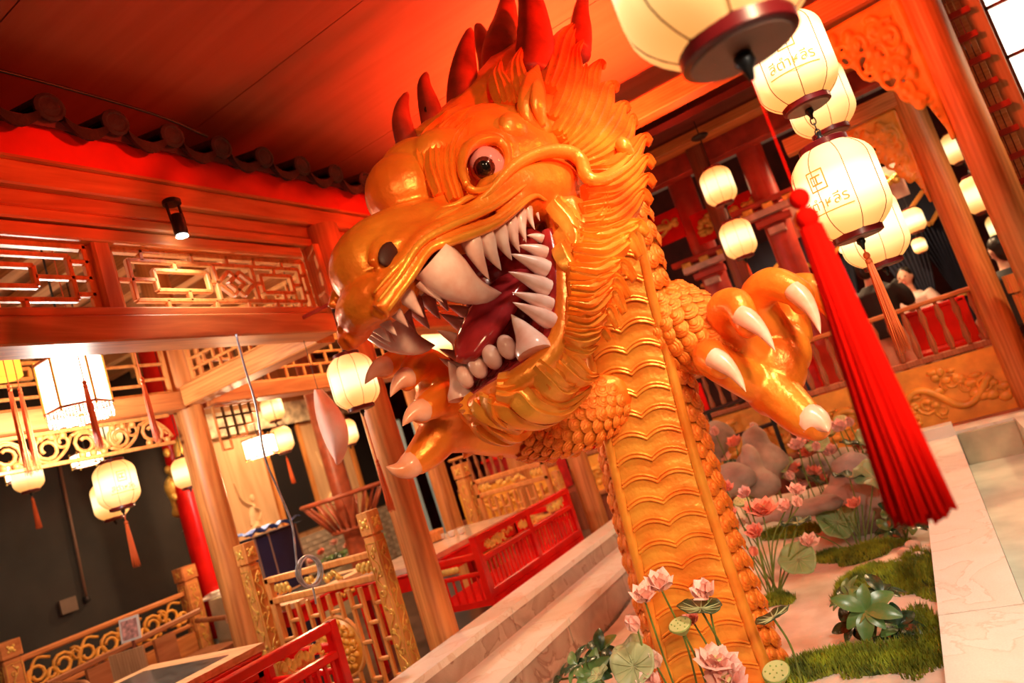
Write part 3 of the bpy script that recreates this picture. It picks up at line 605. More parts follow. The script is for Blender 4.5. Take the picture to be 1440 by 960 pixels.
# red flood fixture hanging behind the dragon's head
e = thing('flood_lamp', 'black flood lamp with red lens hanging on a rod behind the dragon head', 'lamp', (-1.35, 4.4, 2.5)); obj('rod', MB().tube([(-1.35, 4.46, 2.56), (-1.35, 4.46, 3.748)], .008, 8), BLACKM, e)
obj('housing', MB().lathe([(.05, 0), (.07, .02), (.075, .06), (.07, .062), (.06, .03), (0, .03)], (-1.35, 4.4, 2.50), 18), BLACKM, e, smooth=True, auto=40); obj('lens', MB().lathe([(.055, 0), (.04, .008), (0, .01)], (-1.35, 4.4, 2.535), 18), emis('red_lens', (1, .08, .02), 3), e)

# ================================================================ left pavilion furnishings
def post(x, y, z0, z1, w, label, m=WLAT, face=('y', -1), cap=True):
    e = thing('carved_post', label, 'post', (x, y, z0))
    obj('shaft', MB().bbar((x, y, z0), (x, y, z1-.15), w, w, .008, up=(0, 1, 0)), m, e)
    if cap: 
        c = obj('cap_block', MB().bbar((x, y, z1-.135), (x, y, z1), w*1.15, w*1.15, .012, up=(0, 1, 0)), m, e); obj('neck_collar', MB().bbar((x, y, z1-.155), (x, y, z1-.133), w*.8, w*.8, .004, up=(0, 1, 0)), m, e)
        for (n, a) in ((A(0, -1, 0), A(1, 0, 0)), (A(1, 0, 0), A(0, 1, 0))):
            q = A(x, y, z1-.0675)+n*(w*.575+.001); mb = MB(); mb.ell(q, tuple(abs(n)*.008+abs(a)*.022+A(0, 0, .022)), 10, 6)
            for k in range(4): t = PI/4+k*PI/2; mb.ell(q+a*.03*math.cos(t)+ZV*.03*math.sin(t), tuple(abs(n)*.005+abs(a)*.012+A(0, 0, .012)), 8, 5)
            obj('flower_relief', mb, GREL, c, smooth=True)
    for (n, a) in ((A(0, -1, 0), A(1, 0, 0)), (A(1, 0, 0), A(0, 1, 0))):
        mb = MB(); q0 = A(x, y, 0)+n*(w*.5+.002); H_ = z1-.2-(z0+.05); N = max(3, int(H_/.11))
        mb.tube([q0+a*.022*math.sin(k*1.25)+ZV*(z0+.05+H_*k/(N*4)) for k in range(N*4+1)], .0045, 5)
        for k in range(N):
            zc = z0+.05+H_*(k+.5)/N; s = 1 if k % 2 else -1; mb.tube(scroll_pts(q0+a*s*.012+ZV*zc, a, ZV, .022, 1.2, k, s, 10), .004, 5); mb.ell(q0-a*s*.02+ZV*(zc+.03), tuple(abs(n)*.006+abs(a)*.013+A(0, 0, .016)), 8, 5)
        obj('vine_relief', mb, GREL, e, smooth=True)
        zt, zb, ww = z1-.185, z0+.03, w*.40
        for p, q in ((q0-a*ww+ZV*zb, q0-a*ww+ZV*zt), (q0+a*ww+ZV*zb, q0+a*ww+ZV*zt), (q0-a*ww+ZV*zt, q0+a*ww+ZV*zt), (q0-a*ww+ZV*zb, q0+a*ww+ZV*zb)): obj('inlay_line', MB().bar(p, q, .004, .004), GREL, e)
    return e
def gate(label, x0, x1, y, z0, z1, bays=1):
    e = thing('lattice_partition', label, 'partition', ((x0+x1)/2, y, z0)); W = x1-x0; zc = z1-.20
    for z in (z1-.02, z1-.16, z0+.03): obj('rail', MB().bbar((x0, y, z), (x1, y, z), .05, .042, .006), WLAT, e)
    for x in (x0+.02, x1-.02): obj('stile', MB().bbar((x, y, z0), (x, y, z1), .045, .05, .006, up=(0, 1, 0)), WLAT, e)
    for fx in (.13, .5, .87):
        mb = MB(); c = A(x0+W*fx, y, z1-.09); wd = .17 if fx == .5 else .07
        for k in range(9): mb.ell(c+A((k-4)/4*wd*.8, 0, .018*math.sin(k*2.1)), (.022, .016, .024), 8, 6)
        mb.tube([c+A((k-8)/8*wd, 0, .03*math.sin(k*1.1)) for k in range(17)], .010, 6); obj('carved_insert', mb, GREL, e, smooth=True)
    zm = (z0+.05+zc)/2; R = min(.19, (zc-z0-.05)*.42); cx = (x0+x1)/2
    mb = MB(); mb.tube([A(cx+R*math.cos(t), y, zm+R*math.sin(t)) for t in np.linspace(0, 2*PI, 41)], .014, 8, cap=False); md = obj('medallion_ring', mb, WLAT, e, smooth=True)
    mb = MB(); mb.lathe([(R*.97, -.008), (R*.97, .008), (0, .012)], (cx, y, zm), 32, (0, -1, 0))
    for k in range(34):
        a = k*2.4; q = math.sqrt((k+.5)/34)*R*.82; mb.ell((cx+q*math.cos(a), y-.012, zm+q*math.sin(a)), (.026, .016, .022), 8, 6)
    for k in range(8): mb.tube(scroll_pts(A(cx+R*.62*math.cos(k*PI/4), y-.018, zm+R*.62*math.sin(k*PI/4)), XV, ZV, .034, 1.2, k, 1 if k % 2 else -1, 10), .007, 5)
    obj('medallion_carving', mb, WCARV, md, smooth=True)
    H_ = zc-(z0+.05); P = lambda u, v: A(x0+.04+(W-.08)*u, y, z0+.05+H_*v)
    bars = []; nx = 10
    for i in range(1, nx):
        u = i/nx
        inm = abs(u-.5)*(W-.08) < R
        if not inm: bars.append(((u, 0), (u, 1)))
        else:
            d = math.sqrt(max(0, R*R-((u-.5)*(W-.08))**2))/H_; bars += [((u, 0), (u, .5-d)), ((u, .5+d), (u, 1))]
    for i in range(nx):
        for j in range(1, 6):
            if (i+j) % 2: continue
            u0, u1, v = i/nx, (i+1)/nx, j/6
            if math.hypot(((u0+u1)/2-.5)*(W-.08), (v-.5)*H_) > R+.02: bars.append(((u0, v), (u1, v)))
    for a, b in bars:
        if abs(a[0]-b[0])+abs(a[1]-b[1]) > .02: obj('lattice_bar', MB().bbar(P(*a), P(*b), .022, .03, .004, up=(0, 1, 0)), WLAT, e)
    return e
gate('wooden lattice gate with round carved medallion between two wooden columns', -4.18, -3.14, 3.36, .12, 1.04)
post(-3.085, 3.30, 0, 1.28, .092, 'gold-inlaid post at the right end of the lattice gate'); post(-4.26, 3.32, 0, 1.31, .095, 'gold-inlaid post at the left end of the lattice gate')
gate('wooden lattice partition with round medallion behind the far red bench', -4.10, -3.26, 5.95, .12, 1.13); post(-4.2, 5.95, 0, 1.33, .12, 'gold-inlaid post at the table end of the far partition'); post(-3.20, 5.98, 0, 1.15, .07, 'gold-inlaid post beside the dragon neck', cap=False)
# ---- red benches (seen from behind)
def bench(label, x, y0, y1, z, depth=.55, end='both'):
    e = thing('red_bench', label, 'bench', (x-.25, (y0+y1)/2, 0)); B = lambda p, q, w, h, nm='rail': obj(nm, MB().bbar(p, q, w, h, .006), REDL, e)
    zs = .43
    for zz, h in ((z-.025, .05), (z-.165, .04), (zs+.03, .06)): B((x, y0, zz), (x, y1, zz), .05, h)
    for yy in (y0, (y0+y1)/2, y1): obj('post', MB().bbar((x, yy, zs), (x, yy, z), .055, .055, .006, up=(0, 1, 0)), REDL, e)
    n = int((y1-y0)/.052)
    for k in range(1, n): yy = y0+(y1-y0)*k/n; obj('slat', MB().bbar((x, yy, zs+.06), (x, yy, z-.18), .016, .02, .002, up=(0, 1, 0)), REDL, e)
    nc = max(2, int((y1-y0)/.45))
    for k in range(nc):
        yc = y0+(y1-y0)*(k+.5)/nc; mb = MB()
        for q in range(9): mb.ell((x, yc+(q-4)*.028, z-.097+.014*math.sin(q*1.9)), (.012, .022, .026), 8, 6)
        mb.tube([(x, yc+(q-10)*.014, z-.097+.03*math.sin(q*.9)) for q in range(21)], .008, 6); obj('carved_insert', mb, GREL, e, smooth=True)
    obj('seat', MB().box(x-depth, x+.03, y0-.02, y1+.02, zs-.04, zs), REDL, e); obj('apron', MB().box(x-.02, x+.035, y0, y1, zs-.12, zs-.04), REDL, e)
    for yy in ((y0, y1) if end == 'both' else ((y0,) if end == 'lo' else (y1,))):
        za = z-.13; B((x, yy, za), (x-depth, yy, za), .045, .045, 'arm_rail'); B((x, yy, za-.12), (x-depth, yy, za-.12), .03, .03, 'arm_rail'); obj('arm_post', MB().bbar((x-depth, yy, zs), (x-depth, yy, za), .045, .045, .005, up=(0, 1, 0)), REDL, e)
        for k in range(1, 8): xx = x-depth*k/8; obj('slat', MB().bbar((xx, yy, zs), (xx, yy, za-.13), .014, .016, .002, up=(0, 1, 0)), REDL, e)
        mb = MB(); [mb.ell((x-depth*.5+(q-2)*.03, yy, za-.065), (.026, .012, .026), 8, 6) for q in range(5)]; obj('carved_insert', mb, GREL, e, smooth=True)
    for yy in (y0+.03, y1-.03):
        for xx in (x-.0, x-depth+.03): obj('leg', MB().bbar((xx, yy, 0), (xx, yy, zs-.04), .055, .055, .006, up=(0, 1, 0)), REDL, e)
    return e
bench('red lacquered slatted bench standing behind the marble curb next to the long table', -2.98, 4.12, 5.62, .86); bench('red lacquered bench end with gold carving in front of the lattice gate', -2.98, .9, 2.70, .83)
# ---- tables
GRST = mat('dark_stone_inlay', (.10, .085, .075), rough=.2, var=.3, scale=12); TTOP = wood('table_top_wood', (.62, .30, .14), (.86, .50, .26), 0)
def table(label, x0, x1, y0, y1, z, top=None, inlay=True):
    e = thing('dining_table', label, 'table', ((x0+x1)/2, (y0+y1)/2, 0)); t = obj('table_top', MB().box(x0, x1, y0, y1, z-.04, z), top or TTOP, e)
    if inlay: obj('inlay', MB().box(x0+.14, x1-.14, y0+.14, y1-.14, z, z+.004), GRST, t)
    for a, b in (((x0+.04, y0+.03), (x1-.04, y0+.03)), ((x0+.04, y1-.03), (x1-.04, y1-.03)), ((x0+.03, y0+.04), (x0+.03, y1-.04)), ((x1-.03, y0+.04), (x1-.03, y1-.04))):
        obj('apron', MB().bbar((*a, z-.11), (*b, z-.11), .03, .14, .004), REDL, e); obj('edge_moulding', MB().bbar((*a, z-.055), (*b, z-.055), .07, .022, .006), REDL, e)
    for xx in (x0+.05, x1-.05):
        for yy in (y0+.05, y1-.05): obj('leg', MB().bbar((xx, yy, 0), (xx, yy, z-.04), .07, .07, .008, up=(0, 1, 0)), REDL, e)
    mb = MB(); 
    for q in range(12): mb.ell((x1-.012, y1-.15-q*.03, z-.115+.02*math.sin(q*1.7)), (.010, .02, .02), 8, 6)
    obj('carved_drop', mb, GREL, e, smooth=True); return e
table('red lacquered table with wooden top and dark stone inlay before the gate', -4.85, -3.72, 1.7, 2.86, .75); table('long red table with pale reflective top behind the column', -4.30, -3.62, 4.2, 5.78, .75, mat('pale_table_top', (.80, .55, .42), rough=.08, var=.1), False)
table('red table seen over the lattice gate below the blue cabinet', -5.6, -4.75, 4.0, 5.0, .72)
mb = MB(); mb.lathe([(.10, 0), (.12, .01), (.13, .09), (.115, .09), (.105, .02), (0, .02)], at_z(608, 762, .752), 24); tag(obj('wooden_bowl', mb, WLAT, smooth=True, auto=40), 'wooden bowl on the long pale table behind the column', 'bowl')
for k, (px, py) in enumerate(((622, 750), (636, 746), (650, 742))):
    mb = MB(); mb.lathe([(.02, 0), (.03, .01), (.035, .05), (.03, .05), (.018, .012), (0, .012)], at_z(px, py+8, .752), 14); tag(obj('tea_cup', mb, mat('cup_white', (.8, .75, .7), rough=.2, var=0), smooth=True, auto=40), 'small white cup by the wooden bowl', 'cup', 'cups on the long table')
# menu board and card by the first table
q = at_d(182, 935, 4.95); d = nrm(A(.86, .5, 0)); mb = MB(); mb.obox(A(q[0], q[1], q[2]-.14), d*.122, A(-.5, .86, 0)*.011, ZV*.24); bd = thing('chair_back_board', 'plain wooden board with pale grain standing by the red table', 'board', A(q[0], q[1], .0)); obj('board', mb, wood('brown_board', (.34, .14, .055), (.52, .25, .11), 2, scale=7), bd)
obj('support', MB().bbar(A(q[0], q[1], 0), A(q[0], q[1], .6), .05, .05, .004, up=(0, 1, 0)), WDARK, bd)
q = at_z(186, 905, 1.05); q = at_d(183, 884, 5.3); tq = thing('menu_card', 'white framed card with pink print behind the wooden board', 'card', A(q[0], q[1], .9)); mb = MB(); mb.obox(q, d*.075, A(-.5, .86, 0)*.006, nrm(A(.0, .1, 1))*.085); obj('frame', mb, mat('card_white', (.8, .72, .65), rough=.4, var=0), tq)
mb = MB(); mb.obox(q-A(-.5, .86, 0)*.007, d*.060, A(-.5, .86, 0)*.002, nrm(A(.0, .1, 1))*.068); obj('print', mb, mat('card_pink', (.75, .35, .30), rough=.4, var=.3, scale=40), tq); obj('stand', MB().bbar(A(q[0], q[1], 0), q-A(0, 0, .06), .02, .02, .003), WDARK, tq)
# ---- carved railing at the black wall
e = thing('carved_railing', 'carved scrollwork railing with gold-capped posts in front of the black wall', 'railing', (-7.05, 3.8, 0))
obj('handrail', MB().bbar((-7.05, 3.11, .94), (-7.05, 4.64, .94), .07, .05, .012), WBY, e); obj('bottom_rail', MB().bbar((-7.05, 3.11, .62), (-7.05, 4.64, .62), .05, .04, .008), WBY, e); obj('plinth', MB().box(-7.10, -7.0, 3.11, 4.64, 0, .55), WBY, e)
for k in range(7):
    mb = MB(); c = A(-7.04, 3.2+k*.21, .77); s = 1 if k % 2 else -1
    mb.tube(scroll_pts(c, YV, ZV*s, .10, 1.5, 0, 1), .016, 6); mb.tube(scroll_pts(c+A(0, .11, .04*s), YV, ZV*s, .06, 1.3, 2, -1), .014, 6); mb.tube(cr([c+A(0, -.1, -.1), c+A(0, 0, -.12*s), c+A(0, .12, .1)], 4), .014, 6); mb.ell(c+A(0, .05, -.1), (.02, .03, .03), 8, 6); obj('scroll', mb, WCARV, e, smooth=True)
post(-7.05, 3.02, 0, 1.12, .15, 'gold-relief post at the near end of the carved railing', WBY); post(-7.05, 4.72, 0, 1.20, .15, 'gold-relief post at the dragon column end of the carved railing', WBY)
# wooden settee
e = thing('wooden_settee', 'brown wooden settee with curved arm under the carved railing', 'settee', (-6.2, 3.7, 0)); WBR = wood('settee_wood', (.30, .09, .03), (.48, .18, .07), 1)
obj('seat', MB().box(-6.5, -6.0, 3.0, 4.4, .38, .44), WBR, e); obj('back_rail', MB().bbar((-6.5, 3.0, .72), (-6.5, 4.4, .78), .05, .05, .01), WBR, e)
for yy in (3.05, 4.35):
    obj('arm', MB().tube(cr([(-6.5, yy, .70), (-6.25, yy, .68), (-6.05, yy, .66), (-6.0, yy, .56), (-6.02, yy, .44)], 4), .024, 8), WBR, e, smooth=True)
    for xx in (-6.47, -6.04): obj('leg', MB().bbar((xx, yy, 0), (xx, yy, .38), .05, .05, .006, up=(0, 1, 0)), WBR, e)
for yy in (3.4, 3.7, 4.0): obj('back_panel', MB().box(-6.52, -6.48, yy-.1, yy+.1, .44, .70), WBR, e)
# red column with golden dragon
e = thing('dragon_column', 'red column wrapped by a golden dragon relief behind the carved railing', 'column', (-7.25, 5.15, 0)); mb = MB(); mb.lathe([(.24, 0), (.24, .3), (.19, .34), (.19, .36)], (-7.25, 5.15, 0), 20); obj('plinth', mb, STN, e, smooth=True, auto=40)
mb = MB(); mb.lathe([(.16, .36), (.16, 3.7)], (-7.25, 5.15, 0), 24); obj('shaft', mb, REDL, e, smooth=True, auto=40)
mb = MB(); n = 90; mb.tube([A(-7.25+.175*math.cos(t*9), 5.15+.175*math.sin(t*9), .75+2.6*t+.06*math.sin(t*40)) for t in np.linspace(0, 1, n)], [.05+.02*math.sin(k*.9) for k in range(n)], 8)
for k in range(40): t = random.random(); a = t*9+random.uniform(-1, 1); mb.ell(A(-7.25+.17*math.cos(a), 5.15+.17*math.sin(a), .75+2.6*t+random.uniform(-.1, .1)), (.04, .04, .05), 8, 6)
obj('dragon_relief', mb, GREL, e, smooth=True)
mb = MB(); mb.obox((-7.0, 5.0, .80), A(.16, .1, 0), A(-.05, .1, 0), ZV*.015); mb.obox((-7.02, 5.02, .83), A(.14, -.06, .02), A(.05, .1, 0), ZV*.012); 
tag(organic('folded_cloth', mb, .012, 2, mat('cloth_white', (.8, .74, .68), rough=.7, var=.1)), 'folded white cloths on the ledge beside the dragon column', 'cloth'); tag(obj('ledge', MB().box(-6.98, -6.75, 4.85, 5.35, 0, .785), STN), 'stone ledge carrying the folded white cloths', 'ledge')
# conduit and box on black wall
e = thing('wall_conduit', 'thin pipe running down the black wall to a junction box', 'pipe', (-8.48, 4.2, 1)); a, b = at_x(84, 655, -8.47), at_x(122, 842, -8.47); obj('pipe', MB().tube([a, b], .016, 8), mat('pipe_brown', (.22, .12, .08), rough=.4, var=0), e, smooth=True)
obj('socket', MB().lathe([(.03, 0), (.035, .02), (.03, .06)], b-A(0, 0, .03), 12), BLACKM, e)
c = at_x(96, 851, -8.46); tag(obj('junction_box', MB().obox(c, A(.02, 0, 0), YV*.085, ZV*.075), mat('box_brown', (.16, .10, .07), rough=.5, var=.1)), 'small brown box on the black wall', 'box')
# ---- mural facade beyond
MUR = wood('mural_panel_wood', (.62, .36, .18), (.80, .52, .28), 2, scale=3); MPA = mat('mural_paint', (.92, .66, .38), rough=.5, var=.1)
fac = struct('wall_mural', MB().box(-8.35, -8.2, 6.05, 9.6, 0, 3.6), wood('facade_frame', (.55, .27, .11), (.75, .42, .2), 2, scale=3))
for y0, y1 in ((6.15, 7.05), (7.85, 8.75)): obj('mural_panel', MB().box(-8.2, -8.17, y0, y1, 1.0, 2.6), MUR, fac)
for yc, z0, s in ((6.62, 1.3, 1.0), (8.2, 1.45, 1.0)): # dancing figure silhouettes in relief
    mb = MB(); P = lambda a, b: A(-8.165, yc+a*s, z0+b*s); Tb = lambda pts, r: mb.tube(cr([P(*q) for q in pts], 5), lerpn(r, (len(pts)-1)*5+1), 8, flat=.35)
    Tb([(.05, .34), (.0, .20), (-.02, .05)], [.04, .055, .06]); Tb([(-.02, .05), (-.12, -.03), (-.2, -.12)], [.06, .05, .03]); Tb([(-.02, .05), (.12, .0), (.28, .02)], [.06, .05, .02]); Tb([(.03, .32), (-.10, .42), (-.14, .58), (-.16, .68)], [.03, .025, .02, .012]); Tb([(.04, .3), (.14, .22), (.08, .1)], [.03, .025, .015]); Tb([(.02, .1), (.0, -.1), (.06, -.16), (-.18, -.14)], [.06, .07, .05, .02]); mb.ell(P(.07, .42), (.012, .04, .05), 10, 8)
    obj('painted_figure', mb, MPA, fac, smooth=True)['label'] = 'pale dancing figure'
obj('dark_doorway', MB().box(-8.2, -8.165, 7.14, 7.76, 1.05, 2.7), mat('door_black', (.012, .01, .01), rough=.5, var=0), fac); obj('dark_doorway', MB().box(-8.2, -8.165, 8.85, 9.6, 1.0, 2.6), MATS['door_black'], fac)
for y0 in (6.08, 7.07, 7.77, 8.77): obj('stile', MB().box(-8.2, -8.14, y0, y0+.07, .95, 2.7), WLAT, fac)
obj('lintel', MB().box(-8.2, -8.1, 6.05, 9.6, 2.62, 2.95), mat('cream_frieze', (.85, .66, .45), rough=.5, var=.3, scale=9, bump=.6, bscale=14), fac)
BRK = mat('grey_brown_brick', (.46, .36, .27), rough=.7, var=.2, scale=5); bw = struct('wall_brick', MB().box(-8.15, -7.98, 6.9, 9.6, 0, .98), mat('mortar', (.32, .25, .19), rough=.8, var=.1))
bme = MB().box(-.02, .012, -.098, .098, -.028, .028).mesh('brick'); bme.materials.append(BRK)
for j in range(12):
    for i in range(13):
        o = bpy.data.objects.new('brick', bme); COL.objects.link(o); o.parent = bw; o.location = (-7.98+random.uniform(-.004, .004), 7.0+i*.205+(.1 if j % 2 else 0), .20+j*.066)
        if o.location.y > 9.5: bpy.data.objects.remove(o)
# blue cabinet with blue plastic on top
c = at_x(372, 770, -5.9); e = thing('blue_cabinet', 'navy blue cabinet standing behind the lattice gate', 'cabinet', (-5.9, c[1], 0)); NAVY = mat('navy_panel', (.012, .02, .10), rough=.35, var=.1)
obj('body', MB().box(-6.15, -5.75, c[1]-.22, c[1]+.30, 0, 1.28), NAVY, e); [obj('door', MB().box(-5.75, -5.735, c[1]+a, c[1]+b, .1, 1.25), NAVY, e) for a, b in ((-.21, -.06), (-.05, .28))]
for yy in (-.22, -.055, .29): obj('edge_trim', MB().box(-5.752, -5.73, c[1]+yy-.008, c[1]+yy+.008, 0, 1.28), mat('trim_grey', (.30, .22, .2), rough=.4, var=0), e)
mb = MB(); vv = []; n1, n2 = 22, 16
for j in range(n2+1):
    for i in range(n1+1): vv.append((-6.2+.52*j/n2, c[1]-.27+.62*i/n1, 1.300+.045*abs(math.sin(i*.55+j*.4))*random.uniform(.75, 1)+.015*math.sin(j*.9)))
mb.add(vv, [(j*(n1+1)+i, j*(n1+1)+i+1, (j+1)*(n1+1)+i+1, (j+1)*(n1+1)+i) for j in range(n2) for i in range(n1)]); k0 = len(mb.v); vv = [(v[0], v[1], 1.281) for v in mb.v]
mb.add(vv, [(j*(n1+1)+i, (j+1)*(n1+1)+i, (j+1)*(n1+1)+i+1, j*(n1+1)+i+1) for j in range(n2) for i in range(n1)])
tag(obj('plastic_sheet', mb, mat('blue_plastic', (.07, .17, .60), rough=.2, var=.5, scale=9, col2=(.36, .50, .82)), smooth=True), 'crumpled blue plastic sheet lying on the navy cabinet', 'plastic sheet')
# far red round column with basket balcony
FR_ = mat('far_red_wood', (.42, .09, .04), rough=.4, var=.2); c = at_x(492, 730, -6.6); e = thing('basket_balcony', 'flared wooden balcony basket around a red round post', 'balcony', (c[0], c[1], 0)); mb = MB(); mb.lathe([(.13, 0), (.13, 3.5)], (c[0], c[1], 0), 18); obj('post', mb, FR_, e, smooth=True, auto=40)
for z, r in ((1.38, .52), (.96, .24)): mb = MB(); mb.tube([A(c[0]+r*math.cos(t), c[1]+r*math.sin(t), z) for t in np.linspace(0, 2*PI, 33)], .026, 8, cap=False); obj('hoop', mb, FR_, e, smooth=True)
for k in range(22): t = 2*PI*k/22; obj('baluster', MB().tube([A(c[0]+.24*math.cos(t), c[1]+.24*math.sin(t), .96), A(c[0]+.36*math.cos(t), c[1]+.36*math.sin(t), 1.15), A(c[0]+.52*math.cos(t), c[1]+.52*math.sin(t), 1.38)], [.014, .02, .012], 6), FR_, e, smooth=True)
# ---- hanging pink petal, dangling cable
c = at_d(461, 596, 4.25); mb = MB(); n = 12; vv = []; dx = img2world(1, 0); dn = -FW
for i in range(n+1):
    s = i/n; w = .135*math.sin(PI*min(1, s*.92+.06))**.8*(1 if s < .5 else 1)
    for j in range(9): q = -1+j/4; vv.append(c+A(0, 0, .22-.46*s)+dx*(w*q*.62+.04*math.sin(s*3))+dn*(.05*(1-q*q)+.05*math.sin(s*2.5)))
vb = [np.asarray(v)-dn*.008 for v in vv]; mb.add(vv+vb, [(i*9+j, i*9+j+1, (i+1)*9+j+1, (i+1)*9+j) for i in range(n) for j in range(8)]+[(117+i*9+j, 117+(i+1)*9+j, 117+(i+1)*9+j+1, 117+i*9+j+1) for i in range(n) for j in range(8)]+[(i*9, (i+1)*9, 117+(i+1)*9, 117+i*9) for i in range(n)]+[(i*9+8, 117+i*9+8, 117+(i+1)*9+8, (i+1)*9+8) for i in range(n)])
pt = obj('hanging_petal', mb, mat('petal_cloth', (.85, .58, .52), rough=.6, var=.25, scale=3, col2=(.8, .30, .22)), smooth=True); tag(pt, 'large pale pink petal ornament hanging beside the column', 'ornament'); obj('thread', MB().tube([c+A(0, 0, .2), A(c[0], c[1], 2.9)], .002, 5), BLACKM, pt)
CBL = mat('blue_white_cable', (.45, .48, .58), rough=.3, var=.2, scale=30); P = [at_x(px, py, -2.87) for px, py in ((332, 470), (344, 515), (360, 570), (372, 640), (392, 690), (410, 735), (416, 780), (418, 800))]; mb = MB(); mb.tube(cr(P, 6), .0055, 6)
c = at_x(434, 803, -2.87); rr = .072
for k in range(3): mb.tube([c+(YV*math.cos(t)+ZV*math.sin(t))*(rr+.006*k*math.sin(t+k))+XV*.008*(k-1) for t in np.linspace(0, 2*PI, 29)], .0055, 6, cap=False)
mb.tube([c+A(0, -.0, -rr), c+A(0, -.005, -rr-.05), c+A(0, -.01, -rr-.09)], .005, 6)
tag(obj('coiled_cable', mb, CBL, smooth=True), 'pale blue cable hanging from the lintel and ending in a coil', 'cable')

# ================================================================ railings of the raised rear pavilions
MAHO = wood('baluster_wood', (.30, .08, .03), (.48, .16, .06), 2)
def balu_mesh(h):
    mb = MB(); mb.lathe([(.016, 0), (.018, .05*h), (.028, .2*h), (.022, .34*h), (.014, .5*h), (.02, .62*h), (.028, .75*h), (.017, .9*h), (.016, h)], (0, 0, 0), 10); me = mb.mesh('baluster'); me.materials.append(MAHO); me.polygons.foreach_set('use_smooth', [True]*len(me.polygons)); return me
def relief(mb, O, ax, W, H, n, nrmv, seed=1):
    rnd = random.Random(seed)
    for k in range(n):
        c = O+ax*W*(k+.5)/n+ZV*H*(.5+.25*math.sin(k*1.9)); mb.tube(scroll_pts(c, ax, ZV, H*.22, 1.3, k, 1 if k % 2 else -1, 12), H*.035, 6)
        for q in range(9): mb.ell(c+ax*rnd.uniform(-.6, .6)*W/n+ZV*rnd.uniform(-.36, .36)*H, tuple(abs(ax)*rnd.uniform(.03, .055)+abs(nrmv)*.022+A(0, 0, rnd.uniform(.02, .04))), 8, 6)
        mb.tube(scroll_pts(c+ax*W/n*.4-ZV*H*.2, ax, ZV, H*.16, 1.2, k+2, -1 if k % 2 else 1, 10), H*.03, 6)
    mb.tube([O+ax*W*t+ZV*H*(.45+.28*math.sin(t*14)) for t in np.linspace(.04, .96, 40)], H*.085, 7)
def railing(label, O, ax, W, zf, zr, panel=True, nrmv=(0, -1, 0), pitch=.115, base=True, m=None):
    O, ax, nrmv = np.asarray(O, float), nrm(ax), np.asarray(nrmv, float); e = thing('balcony_railing', label, 'railing', O); P = lambda s, z: A(O[0]+ax[0]*s, O[1]+ax[1]*s, z)
    obj('handrail', MB().bbar(P(0, zr), P(W, zr), .06, .04, .01), WBX, e); obj('lower_rail', MB().bbar(P(0, zf), P(W, zf), .06, .05, .008), MAHO, e)
    h = zr-zf-.045; me = balu_mesh(h); n = int(W/pitch)
    for k in range(n):
        o = bpy.data.objects.new('baluster', me); COL.objects.link(o); o.parent = e; o.matrix_parent_inverse = parent_world(e).inverted(); o.location = P(W*(k+.5)/n, zf+.025)
    if base:
        zb = .42; c = P(W/2, (zf+zb)/2-.01); obj('base_panel', MB().obox(c, ax*W/2, nrmv*.03, ZV*(zf-zb-.05)/2), WCARV, e)
        mb = MB(); relief(mb, P(W*.06, zb+.08)+nrmv*.034, ax, W*.88, zf-zb-.2, max(4, int(W/.22)), nrmv); obj('carved_relief', mb, WCARV, e, smooth=True)
        obj('base_moulding', MB().bbar(P(0, zb)+nrmv*.05, P(W, zb)+nrmv*.05, .14, .05, .01), MAHO, e); obj('plinth', MB().obox(P(W/2, .2), ax*W/2, nrmv*.05, ZV*.2), WDARK, e)
    return e
railing('wooden balcony railing over an orange carved panel behind the lotus pool', (-.95, 6.66, 0), XV, 1.46, .98, 1.42)
railing('balcony railing with plain pedestal behind the dragon claw', (-2.35, 7.3, 0), XV, 1.3, 1.0, 1.42)
railing('balcony railing of the rear booth behind the far lattice partition', (-4.15, 8.3, 0), XV, 1.75, .92, 1.36); railing('balcony railing of the rear booth behind the long red table', (-6.0, 8.3, 0), XV, 1.6, .92, 1.36)
tag(obj('pedestal', MB().bbar((-1.08, 6.9, 0), (-1.08, 6.9, 1.42), .2, .2, .02, up=(0, 1, 0)), WDARK), 'dark red pedestal at the corner of the balcony railing', 'pedestal')
column(-1.2, 7.15, .09, .0, 3.6, 'dark red post rising from the pedestal behind the dragon claw', WDARK)
st = struct('floor_balcony', MB().box(-6.2, 3.5, 8.36, 13, 0, .5), WDARK); struct('floor_terrace', MB().box(-1.0, 3.5, 6.75, 8.36, 0, .5), WDARK)
post(.78, 6.35, 0, 1.43, .20, 'broad gold-relief post right of the slim column at the railing end', WLAT)
# dark stage truss left of the claw
e = thing('steel_frame', 'black steel barrier in front of the dark rear gap', 'barrier', (-1.9, 6.9, 0))
for z in (.75, 1.05): obj('bar', MB().tube([(-2.6, 6.85, z-.02), (-1.25, 6.95, z+.05)], .02, 8), BLACKM, e)
for x in (-2.5, -1.9, -1.35): obj('upright', MB().tube([(x, 6.9, 0), (x, 6.9, 1.08)], .02, 8), BLACKM, e)
